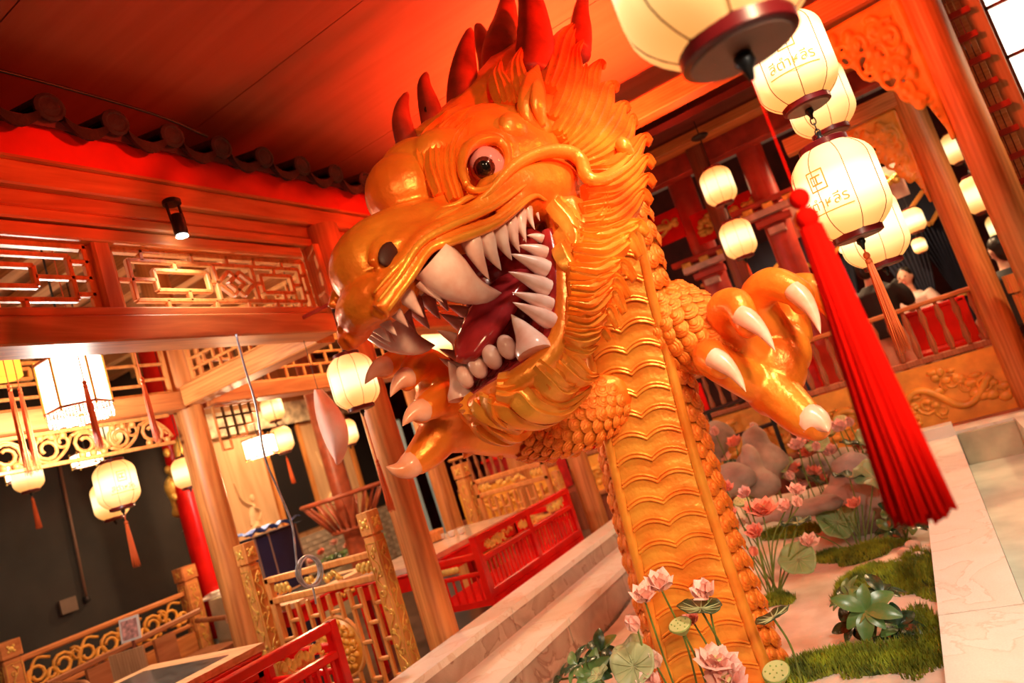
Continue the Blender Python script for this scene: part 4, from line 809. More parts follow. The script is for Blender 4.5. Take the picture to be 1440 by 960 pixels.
# ---- booths behind the railings: red benches and table, people, curtains
for x0, x1, y, z, lab in ((-1.0, .5, 8.15, 1.35, 'red bench back behind the balcony railing by the curtains'), (-4.1, -2.5, 9.2, 1.3, 'red bench back in the rear booth behind the far partition'), (-5.9, -4.4, 9.2, 1.3, 'red bench back in the rear booth behind the long table'), (1.35, 2.4, 8.2, 1.35, 'red bench back at the far right of the balcony')):
    e = thing('booth_bench', lab, 'bench', ((x0+x1)/2, y, .5)); obj('backrest', MB().bbar(((x0), y, z-.2), (x1, y, z-.2), .05, .36, .01), REDL, e); obj('top_rail', MB().bbar((x0, y, z), (x1, y, z), .06, .05, .01), REDL, e); obj('seat', MB().box(x0, x1, y, y+.5, .88, .94), REDL, e)
    for x in (x0+.04, (x0+x1)/2, x1-.04): obj('leg', MB().bbar((x, y, .5), (x, y, z), .06, .06, .006, up=(0, 1, 0)), REDL, e)
for x, y, lab in ((-.65, 8.95, 'red cloth-covered table behind the balcony railing'), (-3.2, 8.75, 'red cloth table in the rear booth behind the far partition'), (-5.1, 8.75, 'red cloth table in the rear booth behind the long table')):
    e = thing('booth_table', lab, 'table', (x, y, .5)); obj('top', MB().box(x-.5, x+.5, y-.3, y+.3, 1.18, 1.22), REDL, e); obj('skirt', MB().box(x-.48, x+.48, y-.28, y+.28, .52, 1.18), mat('red_cloth', (.6, .01, .012), rough=.7, var=.2), e)
    for k in range(6):
        c = A(x-.4+.16*k, y+random.uniform(-.2, .2), 1.222); mb = MB(); mb.lathe([(.022, 0), (.03, .01), (.036, .07), (.03, .07), (.02, .012), (0, .012)], c, 12); tag(obj('glass_cup', mb, MATS.get('cup_white') or mat('cup_white', (.8, .75, .7), rough=.2, var=0), smooth=True), 'small pale cup on the '+lab.replace('cloth-covered ', '').replace('cloth ', ''), 'cup', 'cups on the '+lab)
NAVC = mat('navy_curtain', (.012, .018, .045), rough=.7, var=.3, scale=6, stretch=(1, 1, .1))
def curtain(x, y, w, z0, zt, z1, label):
    e = thing('curtain', label, 'curtain', (x, y, z0)); mb = MB(); vv = []; n, m_ = 40, 16
    for j in range(m_+1):
        z = z0+(z1-z0)*j/m_; q = abs(z-zt)/(z1-zt if z > zt else zt-z0); ww = w*(.22+.78*q**.8)
        for i in range(n+1): u = -1+2*i/n; vv.append((x+u*ww/2+.10*w*(1-q), y+.035*math.sin(i*1.6)*(.4+.6*q), z))
    nb = len(vv); vv += [(a, b+.012, c) for a, b, c in vv]; f = [(j*(n+1)+i, j*(n+1)+i+1, (j+1)*(n+1)+i+1, (j+1)*(n+1)+i) for j in range(m_) for i in range(n)]; f += [tuple(nb+k for k in reversed(q)) for q in f]
    mb.add(vv, f); obj('drape', mb, NAVC, e, smooth=True); mb = MB(); mb.tube([A(x+.10*w+.13*w*math.cos(t), y+.05*math.sin(t)+.006, zt) for t in np.linspace(0, 2*PI, 17)], .015, 6, cap=False); obj('tie_back', mb, GREL, e, smooth=True); return e
for px, py, t, w, lab in ((1262, 345, 8.6, .75, 'navy curtain gathered beside the small lantern'), (1318, 340, 8.9, .6, 'navy curtain hanging under a gold-edged pelmet by the slim column'), (1050, 380, 10.2, 1.1, 'dark navy curtain behind the dragon claw'), (1140, 330, 10, .9, 'dark navy curtain behind the scarlet tassel')):
    c = at_d(px, py, t); curtain(c[0], c[1], w, .52, 1.35, 2.75, lab)
    e = thing('pelmet', 'gold-edged pointed pelmet above the '+lab.split(' ', 1)[0]+' curtain '+('by the small lantern' if px == 1262 else 'by the slim column' if px == 1318 else 'behind the claw' if px == 1050 else 'behind the scarlet tassel'), 'pelmet', (c[0], c[1]-.1, 2.3)); mb = MB(); mb.prism([(-w*.6, .35), (w*.6, .35), (w*.6, .1), (0, -.25), (-w*.6, .1)], A(c[0], c[1]-.10, 2.55), XV, ZV, YV*.02); obj('board', mb, NAVC, e)
    for a, b in (((-w*.6, .1), (0, -.25)), ((0, -.25), (w*.6, .1))): obj('gold_edge', MB().bbar(A(c[0]+a[0], c[1]-.11, 2.55+a[1]), A(c[0]+b[0], c[1]-.11, 2.55+b[1]), .02, .05, .004), WCARV, e)
# seated guests: one continuous body mesh each, clothing and hair as children
SKIN = mat('skin', (.75, .42, .30), rough=.5, var=.08, sss=.1); HAIR = mat('black_hair', (.012, .01, .01), rough=.4, var=.2)
def guest(p, face, shirt, label, hair=HAIR, stand=False):
    p = np.asarray(p, float); e = thing('person', label, 'person', p); f = nrm(A(face[0], face[1], 0)); r = A(f[1], -f[0], 0); W = lambda a, b, c: p+r*a+f*b+ZV*c
    mb = MB()
    mb.ell(W(0, .01, .70), (.075, .09, .115), 16, 12); mb.tube([W(0, -.01, .50), W(0, 0, .62)], [.06, .05], 10); mb.ell(W(0, .095, .69), (.018, .02, .025), 8, 6)
    for s in (-1, 1): mb.ell(W(s*.078, 0, .69), (.015, .025, .03), 8, 6); mb.tube(cr([W(s*.19, 0, .45), W(s*.23, .05, .28), W(s*.2, .2, .18), W(s*.1, .36, .2)], 4), lerpn([.055, .048, .04, .032], 13), 10); mb.ell(W(s*.09, .40, .2), (.04, .04, .03), 8, 6); mb.tube(cr([W(s*.1, 0, .05), W(s*.12, .25, .07), W(s*.12, .45, .05), W(s*.12, .46, -.3), W(s*.12, .55, -.38)] if not stand else [W(s*.09, 0, .05), W(s*.1, .02, -.2), W(s*.1, .02, -.4), W(s*.1, 0, -.68), W(s*.1, .12, .52-p[2])], 3), lerpn([.09, .085, .07, .055, .04], 13), 10)
    mb.tube([W(0, 0, .0), W(0, 0, .22), W(0, 0, .42), W(0, 0, .50)], [.15, .14, .17, .09], 14, flat=.7, up=f); body = organic('body', mb, .014, 3, SKIN, e)
    mb = MB(); mb.tube([W(0, 0, -.02), W(0, 0, .22), W(0, 0, .43), W(0, 0, .51)], [.168, .158, .19, .10], 16, flat=.74, up=f)
    for s in (-1, 1): mb.tube(cr([W(s*.15, 0, .46), W(s*.225, .03, .34), W(s*.225, .1, .24)], 4), lerpn([.075, .068, .06], 9), 10)
    organic('shirt', mb, .014, 3, shirt, e)
    mb = MB(); mb.ell(W(0, -.015, .735), (.086, .098, .10), 14, 10); mb.ell(W(0, -.06, .68), (.082, .06, .11), 12, 8); organic('hair', mb, .012, 2, hair, e)
    mb = MB(); [mb.ell(W(s*.03, .092, .71), (.011, .008, .008), 8, 6) for s in (-1, 1)]; obj('eyes', mb, HAIR, body)
    mb = MB(); mb.ell(W(0, .092, .64), (.026, .008, .008), 8, 6); obj('mouth', mb, mat('lips', (.5, .12, .1), rough=.5, var=0), body); return e
BLS = mat('black_shirt', (.02, .02, .022), rough=.7, var=.1); WHS = mat('pale_shirt', (.75, .60, .54), rough=.7, var=.1)
c = at_y(1224, 372, 7.75); guest(A(c[0]-.05, 7.75, max(.9, c[2]-.70)), (.3, 1), BLS, 'black-haired person in a dark top standing behind the balcony railing', stand=True)
c = at_y(1266, 392, 9.55); guest(A(c[0]+.05, 9.55, max(.9, c[2]-.70)), (-.3, -1), WHS, 'person in a pale shirt seated at the red table by the curtains')
c = at_y(1404, 350, 7.9); guest(A(c[0], 7.9, max(.9, c[2]-.70)), (-.6, 1), BLS, 'dark-clothed person seated beside the right column')
# ---- right edge: slatted screen, boards, light box
e = thing('slatted_screen', 'vertical screen of pale slats with stepped brackets beside the slim column', 'screen', (1.0, 5.35, 0)); c0 = at_y(1352, 60, 5.35); c1 = at_y(1398, 190, 5.35)
zb, zt = 1.2, 3.6; xs = .82
for i in range(3): obj('slat', MB().bbar((xs+.035*i, 5.33, zb), (xs+.035*i, 5.33, zt), .028, .02, .003, up=(0, 1, 0)), WRAFT, e)
for k in range(15): z = zb+.1+k*.16; obj('bracket_block', MB().obox((xs+.045+.012*(k % 2), 5.30, z), XV*.055, YV*.02, ZV*.018), REDC, e)
obj('board', MB().bbar((.955, 5.36, 1.0), (.955, 5.36, 3.7), .10, .04, .006, up=(0, 1, 0)), wood('tan_board', (.60, .30, .13), (.78, .44, .22), 2), e)
LBX = emis('light_box_panel', (1, .93, .74), 2.6); e = thing('light_box', 'tall glowing light box with dark window bars at the right pavilion', 'light box', (1.25, 5.45, 1.6))
for j in range(4):
    for i in range(2): obj('pane', MB().box(1.035+i*.235, 1.25+i*.235, 5.45, 5.46, 2.38+j*.34, 2.70+j*.34), LBX, e)
for j in range(5): obj('glazing_bar', MB().box(1.02, 1.50, 5.43, 5.47, 2.36+j*.34, 2.38+j*.34), WDARK, e)
for i in range(3): obj('glazing_bar', MB().box(1.015+i*.235, 1.038+i*.235, 5.43, 5.47, 2.36, 3.74), WDARK, e)
obj('stand', MB().box(1.02, 1.50, 5.44, 5.48, 0, 2.36), WBX, e)
# bracket sets and hanging frames by the red columns
def brackets(x, y, z, label):
    e = thing('bracket_set', label, 'bracket', (x, y, z)); PK = mat('pale_pink_paint', (.80, .52, .44), rough=.5, var=.2)
    for k, (w, h) in enumerate(((.16, .07), (.34, .07), (.52, .07), (.72, .06))): obj('bracket_arm', MB().bbar((x-w/2, y-.14, z+k*.10), (x+w/2, y-.14, z+k*.10), .12, h, .01), (PK, REDC)[k % 2], e)
    for s in (-1, 0, 1): obj('bearing_block', MB().obox((x+s*.2, y-.14, z+.26), XV*.05, YV*.06, ZV*.03), GREL, e)
brackets(-1.62, 8.0, 2.35, 'stepped pale bracket set on the pinkish red column'); brackets(-.78, 7.6, 2.55, 'stepped pale bracket set on the red column behind the paired lanterns')
for x0, x1, z, y, lab in ((-1.6, -.8, 2.75, 7.75, 'red hanging frame board between the red columns'), (-.7, .4, 2.45, 7.9, 'pale carved frame board behind the lettered lantern'), (-2.9, -1.7, 2.9, 7.75, 'red board beside the dragon mane')):
    e = thing('hanging_board', lab, 'board', ((x0+x1)/2, y, z)); obj('board', MB().box(x0, x1, y, y+.03, z, z+.34), MATS['pale_pink_paint'] if 'pale' in lab else REDL, e)
    mb = MB(); relief(mb, A(x0+.05, y-.005, z+.06), XV, x1-x0-.1, .22, 5, A(0, -1, 0), 3); obj('fretwork', mb, GREL, e, smooth=True); obj('hanger', MB().tube([((x0+x1)/2, y+.015, z+.34), ((x0+x1)/2, y+.015, 3.82)], .012, 6), BLACKM, e)
# pale blue drapes of the rear booth, chandelier, planter with pink flowers
PBL = mat('pale_blue_drape', (.38, .58, .72), rough=.6, var=.2, scale=5, stretch=(1, 1, .1))
for px, lab in ((566, 'pale blue drape in the rear booth seen under the dragon paw'), (600, 'narrow pale blue drape beside the other behind the dragon paw')):
    c = at_y(px, 640, 8.9); e = thing('drape', lab, 'curtain', (c[0], 8.9, .004)); mb = MB(); vv = []; n, m_ = 24, 8
    for j in range(m_+1):
        for i in range(n+1): vv.append((c[0]-.11+.22*i/n, 8.9+.03*math.sin(i*1.4)+.01*math.sin(j), .004+2.22*j/m_))
    f = [(j*(n+1)+i, j*(n+1)+i+1, (j+1)*(n+1)+i+1, (j+1)*(n+1)+i) for j in range(m_) for i in range(n)]; nb = len(vv); vv += [(a, b+.012, z) for a, b, z in vv]; mb.add(vv, f+[tuple(nb+k for k in reversed(q)) for q in f]); obj('cloth', mb, PBL, e, smooth=True); obj('rod', MB().tube([(c[0]-.13, 8.906, 2.23), (c[0]+.13, 8.906, 2.23)], .012, 8), BLACKM, e)
c = at_d(1204, 352, 8.2); e = thing('chandelier', 'small gold chandelier glowing behind the scarlet tassel', 'chandelier', c); obj('stem', MB().tube([c, A(c[0], c[1], 3.60+(c[1]-6.6)*.21)], .01, 6), GREL, e)
for k in range(6):
    t = PI*k/3; q = c+A(.13*math.cos(t), .13*math.sin(t), .03*(k % 2)); obj('arm', MB().tube(cr([c-A(0, 0, .06), (c+q)/2-A(0, 0, .07), q], 4), .008, 6), GREL, e, smooth=True); mb = MB(); mb.ell(q+A(0, 0, .03), (.035, .035, .04), 10, 8); obj('globe', mb, emis('globe_lit', (1, .72, .28), 2.2), e, smooth=True)

# ================================================================ dragon statue
GOLD = mat('gold_paint', (.93, .25, .022), rough=.33, metal=.40, var=.28, scale=5, bump=.3, bscale=45, col2=(.82, .13, .010))
GOLD2 = mat('gold_paint_bright', (.96, .36, .045), rough=.32, metal=.42, var=.2, scale=6, bump=.25, bscale=50, col2=(.9, .22, .02))
HORN = mat('horn_red_brown', (.40, .035, .012), rough=.45, var=.25, scale=9, bump=.15, bscale=25)
IVORY = mat('tooth_ivory_pink', (.90, .62, .56), rough=.22, var=.18, scale=14, col2=(.82, .40, .32))
GUM = mat('mouth_red', (.36, .02, .02), rough=.18, var=.3, scale=9)
TONG = mat('tongue_red', (.55, .035, .04), rough=.12, var=.2, scale=8)
NAIL = mat('claw_nail', (.86, .46, .35), rough=.25, var=.2, scale=10, col2=(.85, .32, .16))
Fc = nrm((-.66, .27, -.70)); Nc = A(-.60, .41, .69); Nc = nrm(Nc-Fc*(Nc@Fc)); Uc = -np.cross(Fc, Nc)
cw = lambda v: img2world(v[0], v[1])+v[2]*FW
HF, HL, HU = cw(Fc), -cw(Nc), cw(Uc)
HO = at_d(690, 300, 2.8)
HM = np.stack([HF, HL, HU], 1)
def Hw(f, l, u): return HO+HF*f+HL*l+HU*u
def hp(px, py, l):
    # local head coordinates of the point where the sight line meets the plane l from the head's middle
    d = ray(px, py); t = ((HO-CAM)@HL+l)/(d@HL); p = CAM+d*t-HO; return A(p@HF, l, p@HU)
def hw(px, py, l): return HO+HM@hp(px, py, l)
def mir(P): return [A(p[0], -p[1], p[2]) for p in P]
def toW(P): return [HO+HM@np.asarray(p, float) for p in P]
dragon = thing('dragon_statue', 'huge golden dragon statue with open fanged mouth rising from the lotus pool', 'statue', (-1.15, 3.25, .05))
# ---- head body
hb = MB()
def E(c, r, rotu=0., both=False):
    ca, sa = math.cos(rotu), math.sin(rotu)
    Rl = np.array([[ca, 0, -sa], [0, 1, 0], [sa, 0, ca]])
    for s in ((1, -1) if both else (1,)):
        hb.ell(Hw(c[0], c[1]*s, c[2]), r, 20, 14, HM@Rl)
def K(pts, r, both=True, seg=10, px=True, n=6, mb=None, flat=1.):
    P = [hp(*p) for p in pts] if px else [np.asarray(p, float) for p in pts]
    P = cr(P, n); rr = lerpn(r, len(P)) if not np.isscalar(r) else r
    for Q in ((P, mir(P)) if both else (P,)): (mb or hb).tube(toW(Q), rr, seg, flat=flat)
E((.63, 0, -.10), (.15, .16, .14)); E((.57, .11, -.085), (.11, .08, .08), both=True)
E((.68, 0, -.21), (.14, .17, .085)); E((.38, 0, -.06), (.36, .215, .13), .1); E((.34, .16, -.11), (.34, .075, .085), both=True); E((.12, .19, -.06), (.2, .07, .1), both=True)
E((.35, 0, .14), (.15, .15, .15), .3); E((.26, 0, .22), (.14, .15, .12)); E((.20, .12, .22), (.14, .09, .09), both=True)
E((-.15, 0, .15), (.40, .27, .30)); E((-.05, .20, -.03), (.30, .11, .13), both=True)
E((-.5, 0, .12), (.38, .28, .40), -.5); E((-.6, 0, .4), (.3, .2, .25))
E((-.20, .20, -.25), (.18, .09, .22), both=True); E((-.3, 0, -.15), (.2, .24, .3))
K([(.15, 0, .34), (-.2, 0, .46), (-.55, 0, .62), (-.75, 0, .72)], [.06, .10, .13, .12], both=False, px=False)
# cheek and jaw side panel behind the mouth
K([(-.10, .25, -.15), (.02, .27, -.36), (.16, .27, -.55), (.24, .25, -.63)], [.08, .085, .08, .05], px=False)
# lips and muzzle ridges of the upper jaw
K([(534, 438, .12), (572, 385, .18), (602, 345, .22), (640, 331, .25), (700, 309, .265), (745, 272, .27), (772, 276, .27)], [.032, .032, .026, .022, .022, .020, .018])
K([(530, 420, .12), (560, 380, .175), (590, 335, .215), (632, 312, .245), (690, 288, .26), (740, 255, .275)], [.026, .026, .022, .022, .022, .02])
K([(610, 318, .22), (650, 300, .245), (700, 268, .265), (740, 240, .28)], [.012, .02, .022, .02])
K([(545, 372, .155), (580, 350, .195), (620, 300, .215), (665, 292, .24)], [.012, .018, .016, .012])
K([(528, 395, .135), (565, 360, .185), (600, 322, .215)], [.012, .016, .010])
_l = hp(534, 438, .12); K([(.765, 0, -.245), (.755, .05, -.25), (.73, .095, -.265), tuple(_l)], [.045, .044, .04, .032], px=False)
# nostril rim
K([(524, 372, .15), (532, 348, .145), (552, 334, .135), (568, 338, .14), (566, 352, .16)], [.018, .024, .026, .022, .014])
# smooth bulge of the nose bridge down to nostril
K([(560, 330, .10), (590, 312, .13), (620, 285, .16), (650, 265, .2)], [.04, .035, .03, .03])
# eye socket ring and brow folds
K([(655, 262, .235), (648, 235, .225), (655, 208, .215), (675, 194, .215), (700, 192, .225), (712, 205, .24), (712, 232, .25), (695, 258, .255), (668, 270, .25), (655, 262, .235)], [.014, .018, .02, .022, .022, .016, .012, .012, .013, .014])
for k, (x, w) in enumerate([(0, .022), (-11, .018), (-22, .02), (-36, .016)]):
    K([(648+x, 268-k*2, .215-k*.02), (640+x, 235, .20-k*.02), (644+x, 200-k, .17-k*.02), (662+x, 170-k*2, .145-k*.02), (684+x*.8, 158-k*4, .13-k*.02)], [.010, w, w, w*1.1, .010])
# lower jaw: rim and floor
rim = [(-.02, .265, -.16), (.10, .275, -.34), (.20, .27, -.49), (.29, .25, -.60), (.38, .20, -.645), (.44, .10, -.655), (.455, 0, -.655)]
K(rim, [.03, .034, .036, .04, .045, .045, .045], both=True, px=False)
for l in (0, .07, .14, .2):
    K([(-.05, l, -.40), (.10, l, -.56), (.27, l, -.68), (.40, l*.9, -.70)], [.07, .065, .055, .045], both=l > 0, px=False)
K([(.3, 0, -.70), (.40, 0, -.73), (.46, 0, -.72)], [.05, .06, .03], both=False, px=False)
head = organic('head', hb, .0085, 4, GOLD, dragon)
head['label'] = 'golden head with wide open mouth'
# ---- mouth inside
g = MB()
g.ell(Hw(.33, 0, -.165), (.42, .195, .055), 20, 12, HM); g.ell(Hw(.02, 0, -.33), (.10, .23, .24), 20, 12, HM)
for l in (-.15, -.08, 0, .08, .15): g.tube(toW(cr([A(.02, l, -.42), A(.18, l, -.55), A(.37, l*.9, -.64)], 4)), .055, 8)
gum_pts = [(.05, .245, -.22), (.14, .255, -.37), (.23, .245, -.51), (.31, .215, -.595), (.385, .15, -.625), (.41, .06, -.63), (.415, 0, -.63)]
for s in (1, -1): g.tube(toW(cr([A(p[0], p[1]*s, p[2]) for p in gum_pts], 5)), .035, 8)
organic('mouth_lining', g, .012, 3, GUM, head)
tp = cr([hp(742, 385, .06), hp(715, 405, .03), hp(690, 440, .0), hp(668, 480, -.02), hp(655, 505, -.03)], 6)
tg = MB(); tg.tube(toW(tp), lerpn([.08, .12, .13, .11, .05], len(tp)), 16, flat=.45, up=HM@A(.81, 0, .59))
obj('tongue', tg, TONG, head, smooth=True)
# ---- teeth: base, tip in pixels on a head-parallel plane
def tooth(b, t, r, bend=(0, 0, 0), m=IVORY, name='tooth', par=head, flat=1., seg=10):
    b, t = np.asarray(b, float), np.asarray(t, float); P = []; n = 9
    for i in range(n):
        s = i/(n-1); P.append(b+(t-b)*s+np.asarray(bend, float)*math.sin(PI*s)*.5)
    rr = [r*(1-(i/(n-1))**1.7)*(.94+.06*math.sin(i)) + r*.02 for i in range(n)]
    mb = MB(); mb.tube(P, rr, seg, flat=flat); return obj(name, mb, m, par, smooth=True, auto=60)
cwv = lambda x, y, z=0: cw(A(x, y, z))
UPT = [((660, 340), (688, 393), .030), ((679, 336), (705, 380), .031), ((698, 326), (720, 366), .029), ((715, 316), (731, 355), .026), ((730, 305), (740, 341), .022), ((740, 294), (752, 323), .018), ((750, 283), (759, 311), .015)]
for b, t, r in UPT:
    B = hp(b[0], b[1]-8, .245); T = hp(t[0], t[1], .235)
    for s in (1, -1): tooth(Hw(B[0], B[1]*s, B[2]), Hw(T[0], T[1]*s, T[2]), r*1.22, HF*.012)
LOT = [((757, 333), (741, 331), .014), ((761, 353), (728, 345), .021), ((763, 376), (718, 357), .027), ((765, 403), (715, 382), .027), ((768, 427), (720, 411), .024), ((771, 450), (721, 425), .026)]
for b, t, r in LOT:
    B = hp(b[0]+6, b[1]+3, .25); T = hp(t[0], t[1], .235)
    for s in (1, -1): tooth(Hw(B[0], B[1]*s, B[2]), Hw(T[0], T[1]*s, T[2]), r*1.22, HU*.008)
# four great fangs
B, M_, T = hp(606, 366, .20), None, hp(705, 412, .215)
for s in (1, -1): tooth(Hw(B[0], B[1]*s, B[2]), Hw(T[0], T[1]*s, T[2]), .080, HU*-.085+HF*.03, name='fang', seg=14)
B, T = hp(752, 497, .215), hp(719, 442, .20)
for s in (1, -1): tooth(Hw(B[0], B[1]*s, B[2]), Hw(T[0], T[1]*s, T[2]), .062, HF*-.02+HU*-.02, name='fang', seg=14)
# blunt lower incisors and small upper front teeth
for (px, py, l, r) in ((713, 488, .115, .040), (692, 502, .045, .041), (672, 515, -.03, .041), (654, 530, -.10, .038)):
    mb = MB(); p = hp(px, py, l); mb.ell(Hw(*p), (r*.75, r*.86, r*1.15), 12, 8, HM); obj('incisor', mb, IVORY, head, smooth=True)
for l, f, du in ((.115, .67, .0), (.06, .70, 0), (0, .71, 0), (-.06, .70, 0), (-.115, .67, 0)):
    tooth(Hw(f, l, -.24), Hw(f-.03, l, -.345), .030, m=IVORY, name='incisor')
for l, f in ((.16, .62), (-.16, .62)): tooth(Hw(f, l, -.24), Hw(f-.04, l, -.33), .024, name='incisor')
# ---- eyes
EYEW = mat('eye_pink_white', (.75, .30, .28), rough=.15, var=.1); IRIS = mat('eye_iris', (.16, .02, .012), rough=.1, var=.3, scale=60); BLK = mat('pupil_black', (.008, .006, .006), rough=.05, var=0)
for s in (1, -1):
    ec = hp(686, 233, .215); ec = A(ec[0], ec[1]*s, ec[2]); mb = MB(); mb.ell(Hw(*ec), (.068, .060, .074), 24, 16, HM)
    eb = obj('eyeball', mb, EYEW, head, smooth=True)
    g0 = hp(676, 238, .262); gz = nrm(A(g0[0]-ec[0], (g0[1]-.215), g0[2]-ec[2])); gz = HM@A(gz[0], gz[1]*s, gz[2]); cc = Hw(*ec)
    mb = MB(); mb.lathe([(.0385, .052), (.039, .063), (.026, .071), (0, .073)], cc, 20, gz); obj('iris', mb, IRIS, eb, smooth=True)
    mb = MB(); mb.lathe([(.026, .066), (.026, .0725), (.013, .077), (0, .078)], cc, 20, gz); obj('pupil', mb, BLK, eb, smooth=True)
for s in (1, -1):
    P = cr([hp(*q) for q in [(657, 262, .258), (649, 238, .25), (655, 212, .242), (674, 198, .242), (698, 197, .25), (712, 210, .262), (713, 234, .270), (697, 258, .275), (672, 268, .270), (657, 262, .258)]], 5); P = [A(p[0], p[1]*s, p[2]) for p in P]
    mb = MB(); mb.tube(toW(P), lerpn([.013, .017, .022, .024, .022, .017, .013, .012, .012, .013], len(P)), 10); obj('eyelid', mb, GOLD, head, smooth=True)
# flat dark patches: shade of the nostril hollows put into the colour
DK = mat('nostril_shade', (.05, .008, .004), rough=.6, var=0)
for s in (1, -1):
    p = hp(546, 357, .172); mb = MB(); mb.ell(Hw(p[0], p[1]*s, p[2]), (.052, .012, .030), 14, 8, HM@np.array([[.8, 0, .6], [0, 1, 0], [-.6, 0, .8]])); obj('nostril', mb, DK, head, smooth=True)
# ---- barbel tubes over the lip
for s in (1, -1):
    P = cr([hp(*q) for q in [(655, 300, .25), (690, 268, .272), (725, 232, .29), (765, 214, .315), (800, 214, .34), (817, 226, .35), (824, 246, .365), (838, 254, .38), (862, 245, .385), (884, 226, .385), (877, 206, .40)]], 5)
    P = [A(p[0], p[1]*s, p[2]) for p in P]; mb = MB(); mb.tube(toW(P), lerpn([.006, .016, .022, .026, .027, .027, .026, .027, .027, .030, .031], len(P)), 12)
    mb.ell(toW(P)[-1], (.032, .032, .04), 12, 8, HM); obj('barbel', mb, GOLD2, head, smooth=True)
# ---- horns and crest spikes (tapered, curved back)
def spike(path, r, m=HORN, name='crest_spike', flat=.8):
    P = cr(path, 6); mb = MB(); n = len(P); rr = [r*(1-(i/(n-1))**1.5*.82) for i in range(n)]; rr[-1] *= .45
    mb.tube(P, rr, 12, flat=flat, up=HM@A(0, 1, 0)); return obj(name, mb, m, head, smooth=True)
for pts, r in ([[(578, 215, 0), (566, 175, 0), (566, 150, 0), (573, 130, 0)], .05], [[(612, 180, 0), (603, 145, 0), (597, 120, 0), (600, 102, 0)], .055], [[(655, 165, 0), (652, 115, 0), (655, 75, 0), (662, 40, 0)], .085], [[(715, 130, -.02), (706, 75, -.02), (712, 30, -.02), (715, -20, -.02)], .12]):
    spike([hw(*p) for p in pts], r)
for s in (1, -1):
    spike([Hw(*[c*(s if i == 1 else 1) for i, c in enumerate(q)]) for q in [(-.55, .12, .52), (-.66, .15, .70), (-.74, .17, .86), (-.80, .19, 1.02), (-.84, .2, 1.12)]], .105, name='horn')
    P = [hp(812, 75, .16), hp(817, 40, .17), hp(818, 10, .18), hp(826, -20, .18)]; spike([Hw(p[0], p[1]*s, p[2]) for p in P], .07, name='horn')
# lifting ring on the brow
mb = MB(); c0 = hw(606, 157, .02); mb.tube([c0+HF*.026*math.cos(t)+HU*.026*math.sin(t) for t in np.linspace(0, 2*PI, 17)], .005, 6, cap=False); obj('lifting_ring', mb, mat('dark_steel', (.05, .03, .025), rough=.35, metal=.9, var=0), head, smooth=True)
# ---- ears
for s in (1, -1):
    mb = MB(); base = hp(770, 190, .235); tip = hp(757, 92, .23)
    P = cr([base, hp(750, 160, .25), hp(752, 120, .25), tip], 6); P = [A(p[0], p[1]*s, p[2]) for p in P]
    mb.tube(toW(P), lerpn([.05, .085, .06, .006], len(P)), 12, flat=.45, up=HM@A(0, s, 0)); er = obj('ear', mb, GOLD, head, smooth=True)
    mb = MB(); P = cr([hp(764, 178, .265), hp(757, 150, .295), hp(757, 125, .28), hp(757, 105, .25)], 5); P = [A(p[0], p[1]*s, p[2]) for p in P]
    mb.tube(toW(P), lerpn([.015, .045, .034, .006], len(P)), 10, flat=.5, up=HM@A(0, s, 0)); obj('ear_hollow', mb, GOLD2, er, smooth=True)
    mb = MB(); p = hp(722, 178, .245); mb.ell(Hw(p[0], p[1]*s, p[2]), (.07, .035, .06), 16, 10, HM); obj('temple_boss', mb, GOLD2, head, smooth=True)
# ---- mane: flame locks with grooves
def lock(P, w, th, nrmv, par, m=GOLD, ng=2, name='mane_lock', n=6):
    P = cr(P, n); N = len(P); mb = MB(); na = 2*ng*3+1; v = []
    for i in range(N):
        t = nrm(P[min(i+1, N-1)]-P[max(i-1, 0)]); nn = nrm(nrmv-t*(nrmv@t)); sd = np.cross(t, nn); s = i/(N-1)
        W = w*(.62+.5*math.sin(PI*min(1, s*1.15+.12)))*(1-s**4*.78); T = th*(1-.45*s)
        for k in range(na):
            c = -1+2*k/(na-1); h = math.sqrt(max(0, 1-c*c))*(1-.42*(.5+.5*math.cos(c*ng*2*PI+PI*(ng+1)))*(1-abs(c)**6))
            v.append(P[i]+sd*W*c+nn*T*h)
        v.append(P[i]-nn*T*.35)
    st = na+1; f = []
    for i in range(N-1):
        for k in range(st): f.append((i*st+k, i*st+(k+1) % st, (i+1)*st+(k+1) % st, (i+1)*st+k))
    f += [tuple(range(st)), tuple((N-1)*st+k for k in range(st))]
    mb.add(v, f); return obj(name, mb, m, par, smooth=True, auto=50)
